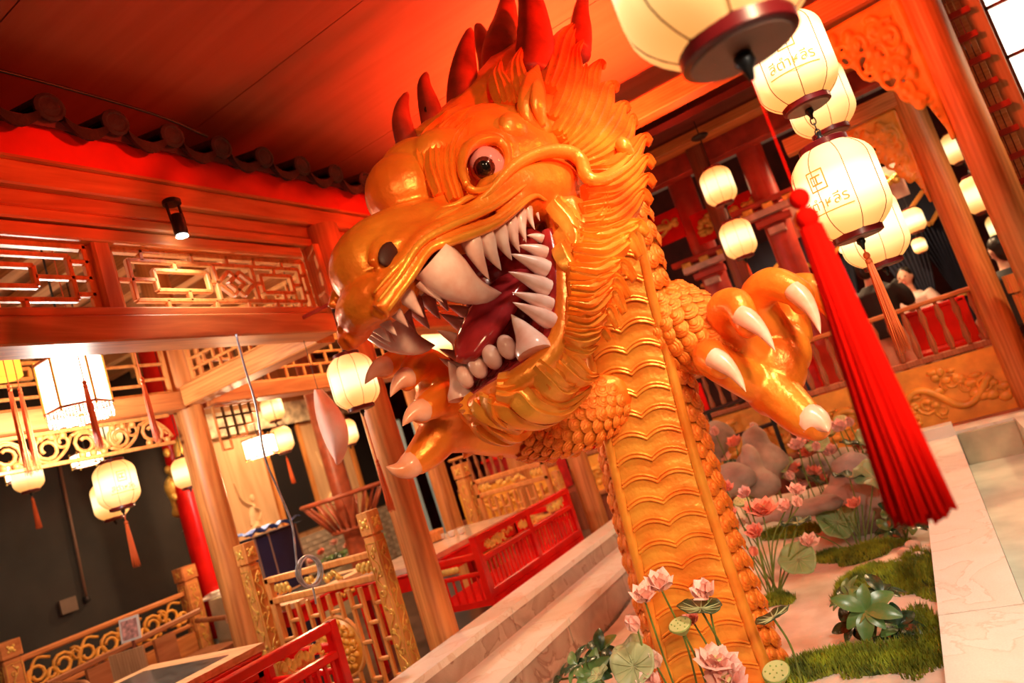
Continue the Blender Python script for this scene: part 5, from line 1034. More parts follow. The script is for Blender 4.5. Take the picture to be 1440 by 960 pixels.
LOCKS = [  # (points px,py,l), width, thickness
 # upper sweep behind the ear, up to the crest
 ([(792, 205, .25), (812, 175, .27), (826, 140, .26), (832, 108, .24), (842, 92, .25), (850, 96, .27)], .050, .04),
 ([(800, 215, .27), (828, 190, .29), (845, 155, .29), (852, 128, .28), (862, 122, .29), (868, 128, .31)], .050, .04),
 ([(808, 228, .29), (840, 205, .31), (862, 175, .31), (874, 150, .30), (884, 158, .31)], .050, .04),
 ([(815, 238, .30), (850, 222, .33), (876, 195, .33), (886, 168, .32), (893, 180, .33)], .046, .04),
 ([(780, 175, .23), (797, 145, .24), (806, 105, .22), (808, 75, .2), (818, 62, .2)], .050, .04),
 ([(785, 195, .25), (806, 160, .26), (818, 120, .25), (822, 95, .23)], .045, .04),
 ([(770, 130, .20), (782, 95, .19), (792, 60, .17), (806, 42, .16), (812, 50, .17)], .055, .04),
 # cheek waves sweeping back
 ([(826, 250, .32), (860, 246, .36), (885, 222, .38), (902, 196, .39), (914, 204, .41)], .044, .045),
 ([(820, 275, .32), (858, 268, .36), (885, 248, .38), (905, 225, .40), (918, 236, .42)], .042, .045),
 ([(815, 300, .32), (860, 292, .36), (886, 272, .38), (906, 252, .40), (919, 263, .42)], .042, .045),
 ([(815, 322, .32), (856, 316, .36), (882, 296, .38), (900, 274, .40), (914, 288, .42)], .042, .045),
 ([(806, 338, .31), (845, 338, .35), (875, 324, .37), (895, 318, .39), (909, 332, .41)], .046, .045),
 ([(800, 358, .31), (842, 360, .35), (868, 345, .37), (884, 338, .39), (898, 364, .41)], .044, .045),
 ([(796, 385, .30), (835, 388, .34), (858, 376, .36), (874, 374, .38), (891, 396, .40)], .044, .045),
 ([(798, 410, .30), (828, 410, .33), (850, 396, .35), (866, 396, .37), (882, 420, .38)], .040, .04),
 ([(795, 432, .29), (826, 434, .32), (848, 415, .34), (864, 414, .36), (876, 442, .37)], .040, .04),
 ([(792, 452, .28), (820, 455, .30), (842, 440, .32), (856, 438, .34), (866, 462, .35)], .040, .04),
 ([(790, 470, .27), (812, 474, .29), (830, 470, .30), (846, 466, .32), (856, 480, .33)], .034, .035),
 ([(788, 485, .25), (806, 490, .26), (822, 494, .27), (836, 486, .28)], .034, .035),
 # front of the cheek
 ([(778, 290, .29), (800, 312, .32), (808, 338, .33), (800, 358, .32)], .046, .04),
 ([(784, 300, .29), (812, 322, .33), (836, 318, .35), (848, 296, .36), (848, 262, .35)], .050, .04),
 ([(786, 330, .28), (806, 352, .31), (832, 362, .33), (852, 352, .34)], .036, .04),
 ([(786, 352, .28), (802, 374, .31), (826, 384, .33)], .036, .04),
 # beard under the jaw
 ([(780, 500, .22), (800, 515, .23), (820, 530, .22), (836, 528, .22)], .05, .045),
 ([(750, 512, .19), (772, 528, .2), (788, 542, .19), (806, 536, .19), (812, 522, .2)], .055, .05),
 ([(700, 545, .07), (728, 548, .11), (752, 566, .13), (785, 572, .14), (812, 556, .15), (824, 543, .16)], .055, .05),
 ([(690, 560, .02), (712, 565, .05), (735, 582, .06), (765, 592, .08), (795, 582, .1)], .05, .045),
 ([(672, 566, -.05), (690, 576, -.02), (712, 592, .0), (745, 600, .02)], .045, .045),
]
CEN = A(-.25, 0, -.1)
for pts, w, th in LOCKS:
    P = [hp(*p) for p in pts]; mid = P[len(P)//2]
    for s in (1, -1):
        Q = [A(p[0], p[1]*s, p[2]) for p in P]; nv = HM@nrm(A(.15, 1.0*s, (mid[2]-CEN[2])*.5 if mid[2] > .2 or mid[2] < -.6 else 0))
        lock(toW(Q), w*1.12, th*1.25, nv, head, GOLD if pts[0][1] < 260 or (mid[1] > .33 and pts[0][1] < 330) else GOLD2)
for pts, w in (([(642, 284, .215), (632, 245, .205), (636, 205, .19), (660, 174, .17), (692, 160, .16)], .034), ([(622, 276, .18), (612, 235, .175), (618, 195, .155), (645, 166, .135), (676, 152, .12)], .036), ([(604, 258, .13), (594, 222, .13), (602, 190, .11), (628, 162, .09)], .036), ([(712, 150, .17), (706, 125, .16), (700, 105, .14), (704, 88, .12)], .05), ([(735, 150, .2), (728, 118, .18), (726, 90, .16), (735, 68, .14)], .05)):
    P = [hp(*p) for p in pts]
    for s in (1, -1): lock(toW([A(p[0], p[1]*s, p[2]) for p in P]), w, .035, HM@nrm(A(.35, 1.0*s, .5)), head, GOLD, 2, 'brow_lock')
# wrinkles of the muzzle, lip bands
fo = MB()
for pts, r in ([[(545, 436, .145), (578, 390, .205), (606, 350, .24), (642, 337, .27), (700, 314, .285), (748, 277, .288), (768, 282, .285)], .016], [[(532, 425, .14), (562, 386, .195), (592, 342, .235), (634, 318, .266), (692, 293, .28), (742, 258, .29)], .014], [[(575, 348, .20), (622, 304, .225), (665, 290, .25), (705, 268, .27)], .011], [[(548, 378, .175), (582, 356, .212), (612, 328, .232)], .010], [[(536, 398, .155), (566, 368, .202), (596, 336, .23)], .010], [[(526, 412, .14), (556, 378, .192), (586, 346, .225)], .008], [[(610, 318, .23), (655, 306, .255), (700, 280, .275), (735, 250, .285)], .010], [[(660, 288, .245), (690, 284, .262), (715, 270, .275)], .008], [[(600, 300, .18), (640, 288, .22), (655, 280, .235), (690, 262, .26), (722, 228, .275)], .012]):
    P = cr([hp(*p) for p in pts], 6); n = len(P)
    for sg in (1, -1):
        k0 = 0 if sg > 0 else int(n*.3)
        fo.tube(toW([A(p[0], p[1]*sg, p[2]) for p in P])[k0:], [r*(.35+.65*math.sin(PI*min(1, i/(n-1)*.9+.08))) for i in range(n)][k0:], 8)
obj('muzzle_fold', fo, GOLD2, head, smooth=True)
# ---- neck: belly plates, side rails and scales
NK = [(1032, 1010, 3.12), (1002, 930, 3.14), (962, 800, 3.17), (930, 690, 3.18), (905, 590, 3.17), (884, 500, 3.14), (866, 430, 3.10), (850, 360, 3.06), (830, 300, 3.02)]
NKc = cr([at_d(*p) for p in NK], 8)
nkw = lerpn([.335, .325, .30, .285, .27, .26, .25, .25, .25], len(NKc))
def nframe(i):
    t = nrm(NKc[min(i+1, len(NKc)-1)]-NKc[max(i-1, 0)]); toc = CAM-NKc[i]; toc = toc+img2world(-.35, 0); n = nrm(toc-t*(toc@t)); return t, n, np.cross(n, t)*1.0
nk = MB(); seg = 24; v = []
for i, c in enumerate(NKc):
    t, n, sd = nframe(i); r = nkw[i]
    for k in range(seg):
        a = 2*PI*k/seg; v.append(c-n*r*.55+(n*math.cos(a)*.62+sd*math.sin(a)*.86)*r)
nk.add(v, [(i*seg+k, i*seg+(k+1) % seg, (i+1)*seg+(k+1) % seg, (i+1)*seg+k) for i in range(len(NKc)-1) for k in range(seg)]+[tuple(range(seg)), tuple((len(NKc)-1)*seg+k for k in range(seg))])
neck = obj('neck', nk, GOLD, dragon, smooth=True)
def npos(s): # continuous station on the neck
    s = min(max(s, 0), len(NKc)-1.001); i = int(s); a = s-i; t, n, sd = nframe(i); t2, n2, s2 = nframe(i+1)
    return NKc[i]*(1-a)+NKc[i+1]*a, nrm(t*(1-a)+t2*a), nrm(n*(1-a)+n2*a), nrm(sd*(1-a)+s2*a), nkw[i]*(1-a)+nkw[i+1]*a
# plates: overlapping, each with a double-arched lower lip
cum = [0]
for i in range(1, len(NKc)): cum.append(cum[-1]+np.linalg.norm(NKc[i]-NKc[i-1]))
def stn(d): return float(np.interp(d, cum, range(len(cum))))
NP = 23; L0 = cum[-1]*.985; dl = L0/NP
for j in range(NP):
    mb = MB(); v = []; nu, nv_ = 13, 6
    for b in range(nv_):
        for a in range(nu):
            x = -1+2*a/(nu-1); arch = .030*(1-(2*abs(abs(x)-.5))**2) ; q = b/(nv_-1)
            # lower edge at q=0 hangs as two arches pointing up, upper edge tucked under the next plate
            d = j*dl+q*dl*1.12+arch*(1-.2*q)
            c, t, n, sd, r = npos(stn(d)); lift = .016*(1-q)**2+.004
            if b == 0: lift -= .012
            bulge = .10*(1-x*x)*.35
            v.append(c+sd*x*r*.56+n*(r*.065+bulge*r+lift))
    f = [(b*nu+a, b*nu+a+1, (b+1)*nu+a+1, (b+1)*nu+a) for b in range(nv_-1) for a in range(nu-1)]; mb.add(v, f)
    # lip ridges
    for off, rr in ((.004, .0065), (.020, .005)):
        pts = []
        for a in range(17):
            x = -1+2*a/16; arch = .030*(1-(2*abs(abs(x)-.5))**2); c, t, n, sd, r = npos(stn(j*dl+arch+off)); pts.append(c+sd*x*r*.56+n*(r*.065+.035*(1-x*x)*r+.016))
        mb.tube(pts, rr, 6)
    obj('belly_plate', mb, GOLD2, neck, smooth=True, auto=45)
for s in (-1, 1):
    mb = MB(); pts = []; 
    for d in np.linspace(.0, L0, 40): c, t, n, sd, r = npos(stn(d)); pts.append(c+sd*s*r*.63+n*(r*.02))
    mb.tube(pts, [nkw[int(stn(d))]*.095 for d in np.linspace(0, L0, 40)], 10); obj('side_rail', mb, GOLD2, neck, smooth=True)
# scales: one shared shell-like mesh, copied
def scale_mesh():
    mb = MB()
    for r0, h0 in ((1.0, .0), (.72, .12), (.42, .24)):
        prof = []; seg = 12; v = []
        for (rr, hh) in ((r0, h0), (r0*.93, h0+.13), (r0*.75, h0+.17), (0.001, h0+.2)):
            for k in range(seg):
                a = 2*PI*k/seg; v.append((rr*math.cos(a)*.86, rr*math.sin(a)-.25*r0+.25, hh))
        mb.add(v, [(i*seg+k, i*seg+(k+1) % seg, (i+1)*seg+(k+1) % seg, (i+1)*seg+k) for i in range(3) for k in range(seg)])
    me = mb.mesh('scale'); me.materials.append(GOLD); me.polygons.foreach_set('use_smooth', [True]*len(me.polygons)); return me
SCALE = scale_mesh()
def put_scale(p, n, down, r, par, tilt=.25, name='scale'):
    n = nrm(n); d = nrm(np.asarray(down)-n*(np.asarray(down)@n)); x = np.cross(d, n)*1.0
    n2 = nrm(n+d*-tilt*0+(-d)*0+n*0); up_d = nrm(d*math.cos(tilt)+n*math.sin(tilt)); n2 = nrm(np.cross(x, up_d)*-1)
    if n2@n < 0: n2 = -n2
    o = bpy.data.objects.new(name, SCALE); COL.objects.link(o)
    o.parent = par; o.matrix_parent_inverse = parent_world(par).inverted()
    M = Matrix([[x[i]*r, up_d[i]*r, n2[i]*r, p[i]] for i in range(3)]+[[0, 0, 0, 1]]); o.matrix_basis = M
    return o
for s in (-1, 1):
    row = 0
    for ang, rr in ((1.02, .05), (1.32, .055), (1.66, .055)):
        d = .03+(row % 2)*.04
        while d < L0:
            c, t, n, sd, r = npos(stn(d)); nn = n*math.cos(ang)*.62+sd*s*math.sin(ang)*.86
            p = c-n*r*.55+nn*r*1.02; on = nrm(n*math.cos(ang)/.62+sd*s*math.sin(ang)/.86)
            put_scale(p, on, -t, rr*random.uniform(.92, 1.12), neck, .3); d += .088 if rr < .052 else .095
        row += 1
# ---- arms and paws
def PX(px, py, t): return at_d(px, py, t)
def chain(mb, pts, r, seg=12, n=5):
    P = cr(pts, n); mb.tube(P, lerpn(r, len(P)), seg)
    mb.ell(P[0], (r[0],)*3, 12, 8); mb.ell(P[-1], (r[-1],)*3, 12, 8)
def claw(par, b, t, r, bend): return tooth(b, t, r, bend, NAIL, 'talon', par, seg=12)
# image-right arm
ra = MB()
chain(ra, [PX(925, 455, 3.25), PX(965, 465, 3.20), PX(1010, 482, 3.15), PX(1048, 505, 3.10)], [.19, .175, .135, .105])
ra.ell(PX(1090, 515, 3.06), (.13, .10, .15), 16, 12); ra.ell(PX(1078, 545, 3.05), (.10, .09, .13), 14, 10); ra.ell(PX(1110, 490, 3.08), (.09, .08, .12), 14, 10)
FR = [([PX(1062, 492, 3.05), PX(1020, 440, 2.98), PX(1035, 428, 2.86), PX(1052, 458, 2.80)], [.075, .078, .066, .052]),
      ([PX(1100, 480, 3.08), PX(1065, 425, 3.05), PX(1085, 400, 2.94), PX(1122, 412, 2.84), PX(1128, 425, 2.82)], [.075, .08, .075, .058, .05]),
      ([PX(1120, 470, 3.14), PX(1110, 415, 3.16), PX(1140, 405, 3.06), PX(1170, 428, 2.98), PX(1178, 440, 2.95)], [.07, .07, .066, .055, .05]),
      ([PX(1060, 540, 3.04), PX(1010, 510, 2.98), PX(998, 500, 2.90), PX(1014, 514, 2.80)], [.08, .08, .07, .054]),
      ([PX(1085, 545, 3.04), PX(1108, 568, 2.98), PX(1130, 588, 2.90), PX(1146, 598, 2.86)], [.105, .095, .082, .065])]
for p, r in FR: chain(ra, p, r)
armr = organic('foreleg', ra, .010, 3, GOLD, dragon); armr['label'] = 'scaled foreleg with open clawed paw'
claw(armr, PX(1040, 442, 2.80), PX(1090, 493, 2.66), .043, cw(A(.02, -.03, 0)))
claw(armr, PX(1115, 407, 2.83), PX(1154, 469, 2.68), .043, cw(A(.03, -.02, 0)))
claw(armr, PX(1174, 432, 2.96), PX(1193, 490, 2.84), .040, cw(A(.03, -.01, 0)))
claw(armr, PX(1002, 502, 2.80), PX(1049, 551, 2.66), .043, cw(A(.02, -.03, 0)))
claw(armr, PX(1138, 590, 2.87), PX(1165, 607, 2.76), .068, cw(A(.02, -.02, 0)))
# image-left arm, passing behind the jaw
la = MB()
chain(la, [PX(855, 555, 3.22), PX(820, 590, 3.16), PX(770, 608, 3.10), PX(705, 608, 3.02), PX(655, 600, 2.96)], [.13, .125, .115, .105, .11])
la.ell(PX(622, 575, 2.92), (.11, .11, .15), 16, 12); la.ell(PX(612, 545, 2.94), (.08, .09, .12), 14, 10); la.ell(PX(640, 600, 2.94), (.10, .10, .11), 14, 10)
FL = [([PX(612, 530, 2.94), PX(585, 505, 2.92), PX(555, 508, 2.84), PX(540, 518, 2.80)], [.07, .062, .05, .04]),
      ([PX(625, 530, 2.92), PX(600, 512, 2.84), PX(582, 520, 2.76), PX(572, 535, 2.72)], [.075, .068, .056, .042]),
      ([PX(640, 565, 2.90), PX(625, 560, 2.80), PX(604, 570, 2.70), PX(592, 580, 2.67)], [.08, .072, .058, .044]),
      ([PX(625, 600, 2.92), PX(605, 628, 2.88), PX(588, 645, 2.84), PX(578, 652, 2.82)], [.10, .082, .066, .052])]
for p, r in FL: chain(la, p, r)
arml = organic('foreleg', la, .010, 3, GOLD, dragon); arml['label'] = 'scaled foreleg behind the lower jaw'
claw(arml, PX(544, 514, 2.80), PX(513, 540, 2.70), .042, cw(A(-.01, -.03, 0)))
claw(arml, PX(575, 530, 2.72), PX(549, 558, 2.64), .044, cw(A(-.01, -.03, 0)))
claw(arml, PX(597, 576, 2.67), PX(566, 599, 2.58), .046, cw(A(-.01, -.03, 0)))
claw(arml, PX(582, 650, 2.82), PX(543, 656, 2.74), .054, cw(A(0, .04, 0)))
for a, b, r in (((700, 625, 3.0), (706, 646, 2.98), .04), ((735, 628, 3.03), (741, 645, 3.0), .035), ((758, 628, 3.06), (768, 642, 3.03), .035), ((785, 622, 3.1), (800, 636, 3.07), .05), ((805, 608, 3.12), (822, 608, 3.1), .05), ((665, 620, 2.97), (652, 645, 2.95), .045)):
    tooth(PX(*a), PX(*b), r, (0, 0, 0), GOLD, 'elbow_fin', arml)
# scales on the forearms
for s0, (P, R, par, nd_, a0, a1, rr) in enumerate((([PX(935, 455, 3.25), PX(965, 465, 3.20), PX(1010, 482, 3.15), PX(1045, 503, 3.10)], [.19, .175, .135, .10], armr, 6, -1.5, 1.5, .052), ([PX(850, 560, 3.22), PX(820, 590, 3.16), PX(770, 608, 3.10), PX(720, 608, 3.03)], [.13, .125, .115, .105], arml, 6, -1.4, 1.4, .040))):
    Q = cr(P, 4); RR = lerpn(R, len(Q))
    for i in range(0, len(Q)-1):
        t = nrm(Q[min(i+1, len(Q)-1)]-Q[max(i-1, 0)]); n = CAM-Q[i]; n = nrm(n-t*(n@t)); sd = np.cross(t, n); na = 7
        for k in range(na):
            a = a0+(a1-a0)*(k+.5*(i % 2))/(na-1); on = n*math.cos(a)+sd*math.sin(a); put_scale(Q[i]+on*RR[i]*.98, on, t, rr*random.uniform(.9, 1.1), par, .28)

# ================================================================ lotus pool planting
PET = [mat('petal_pink', (.92, .42, .36), rough=.5, var=.15, scale=14, col2=(.95, .62, .52), sss=.1), mat('petal_coral', (.92, .24, .15), rough=.5, var=.15, scale=14, col2=(.95, .42, .3), sss=.1), mat('petal_cream', (.92, .74, .62), rough=.5, var=.1, scale=14, col2=(.92, .5, .42), sss=.1)]
STEMM = mat('lotus_stem', (.16, .22, .035), rough=.5, var=.2, scale=20); PODG = mat('seed_pod_green', (.30, .38, .10), rough=.5, var=.15, scale=18); PODT = mat('seed_pod_top', (.62, .60, .24), rough=.5, var=.1)
LEAFM = [mat('lotus_leaf_green', (.20, .30, .10), rough=.45, var=.3, scale=7, col2=(.32, .38, .18)), mat('lotus_leaf_pale', (.46, .44, .22), rough=.45, var=.25, scale=7, col2=(.28, .30, .13)), mat('lotus_leaf_dark', (.025, .06, .02), rough=.4, var=.3, scale=8)]
def petal_mesh(mt, w=.42, curl=.35):
    mb = MB(); v = []; n, m_ = 9, 7
    for i in range(n+1):
        s = i/n; ww = w*math.sin(PI*min(1, s*.86+.10))**.75*(1-s**6*.9)
        for j in range(m_): q = -1+2*j/(m_-1); v.append((ww*q, .05+s, -curl*math.sin(s*2.2)*.4+.28*q*q*ww+.0))
    mb.add(v, [(i*m_+j, i*m_+j+1, (i+1)*m_+j+1, (i+1)*m_+j) for i in range(n) for j in range(m_-1)]); me = mb.mesh('petal'); me.materials.append(mt); me.polygons.foreach_set('use_smooth', [True]*len(me.polygons)); return me
PETM = [petal_mesh(m) for m in PET]
def basis(n, roll=0.):
    n = nrm(n); a = nrm(np.cross(n, A(.3, .9, .1))); b = np.cross(n, a); c, s = math.cos(roll), math.sin(roll); return a*c+b*s, -a*s+b*c, n
def lotus(p, r, kind, col, root, label, group, tilt=None):
    p, root = np.asarray(p, float), np.asarray(root, float); e = thing('lotus_flower', label, 'flower', root, group)
    d = tilt if tilt is not None else nrm(A(random.uniform(-.35, .35), random.uniform(-.6, .1), 1.0)); X, Y, Z = basis(d, random.uniform(0, 6))
    mid = (p+root)/2+A(random.uniform(-.03, .03), random.uniform(-.03, .03), .05); obj('stem', MB().tube(cr([root, mid, p-d*r*.2], 6), .0042, 6), STEMM, e, smooth=True)
    rings = {'bud': ((3, .22, 1.15), (3, .32, 1.1)), 'bloom': ((4, .30, .92), (5, .58, 1.0), (5, .95, .95)), 'open': ((5, .35, .8), (7, .75, 1.0), (8, 1.15, 1.1))}[kind]
    me = PETM[col]
    for ri, (n, ang, ln) in enumerate(rings):
        for k in range(n):
            t = 2*PI*(k+.5*ri)/n+random.uniform(-.12, .12); a_ = ang+random.uniform(-.08, .08); out = X*math.cos(t)+Y*math.sin(t); side = -X*math.sin(t)+Y*math.cos(t); up = Z*math.cos(a_)+out*math.sin(a_); inn = np.cross(side, up)
            o = bpy.data.objects.new('petal', me); COL.objects.link(o); L = r*ln*random.uniform(.92, 1.08); o.parent = e; o.matrix_parent_inverse = parent_world(e).inverted(); o.matrix_basis = Matrix([[side[i]*L*1.05, up[i]*L, inn[i]*L, p[i]-Z[i]*r*.3+out[i]*r*.08] for i in range(3)]+[[0, 0, 0, 1]])
    if kind == 'open': mb = MB(); mb.lathe([(.10*r, -.2*r), (.28*r, .18*r), (.22*r, .22*r), (0, .22*r)], p, 12, Z); obj('seed_head', mb, PODT, e, smooth=True, auto=50)
    return e
def pod(p, r, root, label, tilt=(0, -.3, 1)):
    p, root = np.asarray(p, float), np.asarray(root, float); e = thing('lotus_seed_pod', label, 'seed pod', root); Z = nrm(tilt); mb = MB(); mb.lathe([(.12*r, -.9*r), (.45*r, -.6*r), (.85*r, -.1*r), (1.0*r, .12*r), (.95*r, .2*r)], p, 20, Z); c = obj('cup', mb, PODG, e, smooth=True, auto=50)
    mb = MB(); mb.lathe([(.93*r, .2*r), (.9*r, .24*r), (0, .27*r)], p, 20, Z); tp = obj('top', mb, PODT, e, smooth=True, auto=40); X, Y, _ = basis(Z); mb = MB()
    for k in range(10): a = k*2.4; q = math.sqrt((k+.3)/10)*r*.75; mb.ell(p+Z*r*.26+X*q*math.cos(a)+Y*q*math.sin(a), (r*.07,)*3, 6, 5)
    obj('seeds', mb, PODG, tp); obj('stem', MB().tube(cr([root, (p+root)/2+A(.015, .01, .04), p-Z*r*.85], 6), .0045, 6), STEMM, e, smooth=True); return e
def lotus_leaf(p, r, root, nrmv, m, label, wav=.12):
    p, root = np.asarray(p, float), np.asarray(root, float); e = thing('lotus_leaf', label, 'leaf', root); X, Y, Z = basis(nrmv, random.uniform(0, 6)); v = []; nr, na = 6, 36; ph = random.uniform(0, 6)
    for i in range(nr+1):
        q = i/nr
        for k in range(na): t = 2*PI*k/na; h = r*(.16*q**2-.10+wav*q**2*math.sin(t*5+ph)+.03*q*abs(math.sin(t*6))); rr = r*q*(1+.06*math.sin(t*3+ph)); v.append(p+X*rr*math.cos(t)+Y*rr*math.sin(t)+Z*h)
    f = [(i*na+k, i*na+(k+1) % na, (i+1)*na+(k+1) % na, (i+1)*na+k) for i in range(nr) for k in range(na)]; nb = len(v); v += [q-Z*.003 for q in v]; f += [tuple(nb+k for k in reversed(q)) for q in f]+[(nr*na+k, nb+nr*na+k, nb+nr*na+(k+1) % na, nr*na+(k+1) % na) for k in range(na)]
    bl = obj('leaf_blade', MB().add(v, f), m, e, smooth=True); mb = MB()
    for k in range(12):
        t = 2*PI*k/12; mb.tube([p+X*r*q*math.cos(t)+Y*r*q*math.sin(t)+Z*(r*(.16*q**2-.10+wav*q**2*math.sin(t*5+ph)+.03*q*abs(math.sin(t*6)))+.001) for q in (0.02, .35, .65, .95)], [.004, .003, .002, .001], 4)
    obj('leaf_veins', mb, LEAFM[1], bl, smooth=True); obj('stem', MB().tube(cr([root, (p+root)/2+A(.02, .02, .03), p-Z*r*.1], 6), .0045, 6), STEMM, e, smooth=True); return e
G1, G2, G3 = 'lotus flowers on the front stems', 'lotus flowers of the middle clump', 'lotus flowers at the back of the pool'
def bedp(x, y): return A(x, y, bed_z(x, y)-.01)
# front stems, before the dragon's neck
FRONT = [(905, 838, 2.72, .050, 'bloom', 0, 'pale pink lotus bloom beside another on the dragon neck, lower of the two'), (928, 821, 2.74, .055, 'bloom', 0, 'wide pink lotus bloom in front of the left side of the dragon neck'), (991, 832, 2.74, .050, 'bloom', 0, 'pink lotus bloom above a dark folded leaf on the dragon neck'), (893, 880, 2.70, .042, 'bud', 0, 'smooth pink lotus bud at the left edge of the dragon neck'), (1007, 930, 2.62, .060, 'open', 0, 'open pink lotus with golden centre at the foot of the dragon neck'), (1024, 957, 2.56, .066, 'open', 0, 'large many-petalled pink lotus at the very front of the pool'), (922, 932, 2.66, .040, 'bud', 2, 'small pale bud beside the round pale leaf'), (973, 872, 2.85, .034, 'bloom', 1, 'small coral lotus between stems on the neck'), (915, 962, 2.6, .045, 'bloom', 0, 'pink lotus bloom below the round pale leaf')]
for px, py, t, r, k, c, lab in FRONT: p = at_d(px, py, t); lotus(p, r*1.35, k, c, bedp(p[0]+random.uniform(-.04, .04), p[1]+.03), lab, None)
for px, py, t, r, tl, lab in ((957, 880, 2.68, .046, (0, -.35, 1), 'green lotus seed pod among the pink blooms on the neck'), (1092, 946, 2.58, .052, (0, -.45, 1), 'large green lotus seed pod right of the neck base')): p = at_d(px, py, t); pod(p, r, bedp(p[0], p[1]+.02), lab, tl)
for px, py, t, r, n, m, lab in ((890, 935, 2.66, .088, (.1, -.75, .8), LEAFM[1], 'round pale veined lotus leaf at the foot of the dragon neck'), (884, 915, 2.76, .075, (-.2, -.4, 1), LEAFM[1], 'pale lotus leaf behind the round veined leaf'), (985, 853, 2.70, .085, (.22, .03, 1), LEAFM[2], 'dark rolled lotus leaf seen edge-on before the neck'), (1086, 866, 2.75, .075, (-.25, .05, 1), LEAFM[2], 'dark edge-on lotus leaf right of the dragon neck'), (840, 948, 2.9, .05, (-.3, -.3, 1), LEAFM[0], 'small green leaf over the dark shrub by the curb')):
    p = at_d(px, py, t); lotus_leaf(p, r, bedp(p[0], p[1]+.03), n, m, lab, .05 if m is LEAFM[2] else .1)
# middle clump
B1 = at_z(1090, 838, .10); B2 = at_z(1212, 768, .11)
for px, py, r, k, c, lab in ((1071, 716, .085, 'open', 1, 'large coral lotus, fullest of the middle clump'), (1027, 722, .055, 'bloom', 1, 'coral lotus bloom next to the dragon neck scales'), (1063, 748, .060, 'bloom', 1, 'coral lotus bloom under the large coral one'), (1043, 737, .045, 'bud', 2, 'cream lotus bud by the neck, right of a pair'), (1029, 741, .050, 'bud', 2, 'cream lotus bud by the neck, left of a pair'), (1104, 712, .055, 'bloom', 0, 'pink lotus right of the large coral bloom'), (1123, 708, .045, 'bud', 0, 'round pink lotus bud above the edge-on leaf'), (1060, 778, .042, 'bud', 1, 'coral lotus bud low on the middle clump'), (1138, 762, .060, 'bloom', 0, 'pink lotus with yellow stamens above the grey-green leaf'), (1120, 690, .055, 'bloom', 0, 'pink lotus above the round bud'), (1021, 686, .050, 'bloom', 1, 'coral-pink lotus against the neck scales'), (1048, 694, .046, 'bloom', 0, 'small pink lotus over the seed pod')):
    p = at_y(px, py, B1[1]+random.uniform(-.15, .15)); lotus(p, r*1.2, k, c, bedp(B1[0]+random.uniform(-.03, .03), B1[1]+random.uniform(-.03, .03)), lab, None)
p = at_y(1043, 705, B1[1]+.05); pod(p, .05, bedp(B1[0]-.02, B1[1]), 'brownish seed pod above the coral lotus of the middle clump', (.1, -.5, 1))
for px, py, r, n, m, lab in ((1122, 785, .105, (.1, -.75, .75), LEAFM[0], 'grey-green round lotus leaf tilted on the middle clump'), (1121, 733, .085, (.05, .02, 1), LEAFM[2], 'thin dark edge-on leaf of the middle clump')): p = at_y(px, py, B1[1]); lotus_leaf(p, r, bedp(B1[0]+.02, B1[1]), n, m, lab)
# right clump
for px, py, dy, r, k, c, lab in ((1202, 708, 0, .062, 'bloom', 1, 'coral lotus standing alone before the big rounded rock'),): p = at_y(px, py, B2[1]+dy); lotus(p, r, k, c, bedp(B2[0], B2[1]), lab, None)
for px, py, r, n, m, lab in ((1177, 733, .125, (.35, -.7, .7), LEAFM[0], 'oval tilted lotus leaf below the lone coral lotus'), (1229, 668, .125, (.4, -.5, .8), LEAFM[0], 'oval lotus leaf beside the big rounded rock'), (1194, 668, .10, (.30, .05, 1), LEAFM[2], 'dark edge-on lotus leaf over the big rounded rock'), (1262, 725, .09, (.2, -.4, 1), LEAFM[0], 'lotus leaf behind the scarlet tassel')): p = at_y(px, py, B2[1]+.1); lotus_leaf(p, r, bedp(B2[0]+random.uniform(-.03, .03), B2[1]), n, m, lab)
for k in range(7): # bare fanned stems
    a, b = bedp(B2[0]+.02*k-.06, B2[1]), at_y(1140+18*k, 690+random.uniform(0, 60), B2[1]+.05); tag(obj('bare_lotus_stalk', MB().tube(cr([a, (a+b)/2+A(0, 0, .02), b], 5), .0045, 6), STEMM, smooth=True), 'bare lotus stalk fanning from the mossy tuft by the big rock', 'stalk', 'bare lotus stems by the big rock')
# back of the pool
BLAB = {(1006, 609): 'pink bud before the dark barrier, highest beside the neck scales', (1033, 622): 'coral lotus bloom left of the twin-peaked rock', (1018, 643): 'pink lotus bloom between dark leaf and neck scales at the back', (1003, 658): 'pink bud touching the neck scales above the low rock', (1115, 660): 'coral lotus bloom right of the upright rock finger', (1113, 671): 'pink bud directly under a coral bloom near the rock finger', (1133, 616): 'pink lotus bloom under the dragon claw toe, upper of a cluster', (1122, 626): 'pink lotus bloom under the dragon claw toe, beside the ledge rock', (1136, 637): 'coral lotus bloom in the cluster on the brown ledge rock', (1148, 630): 'pink bud in the cluster on the brown ledge rock', (1167, 634): 'pink lotus bloom against a leaf on the brown ledge rock', (1145, 664): 'coral lotus bloom behind the steep rolled leaf, upper of two', (1154, 671): 'coral lotus bloom behind the steep rolled leaf, lower of two', (1180, 601): 'pink lotus bloom just below the flat-topped seed pod', (1195, 596): 'pink bud right beside the flat-topped seed pod', (1211, 627): 'coral lotus bloom behind the dark edge-on leaf at the back', (1206, 643): 'pink lotus bloom above the top of the big rounded rock', (1062, 602): 'single white bud before the orange carved panel', (1127, 680): 'pink lotus bloom at the foot of the steep rolled leaf', (1040, 665): 'pink bud left of the upright rock finger', (1260, 690): 'pink lotus bloom half behind the scarlet tassel', (1250, 640): 'coral bud beside the scarlet tassel'}
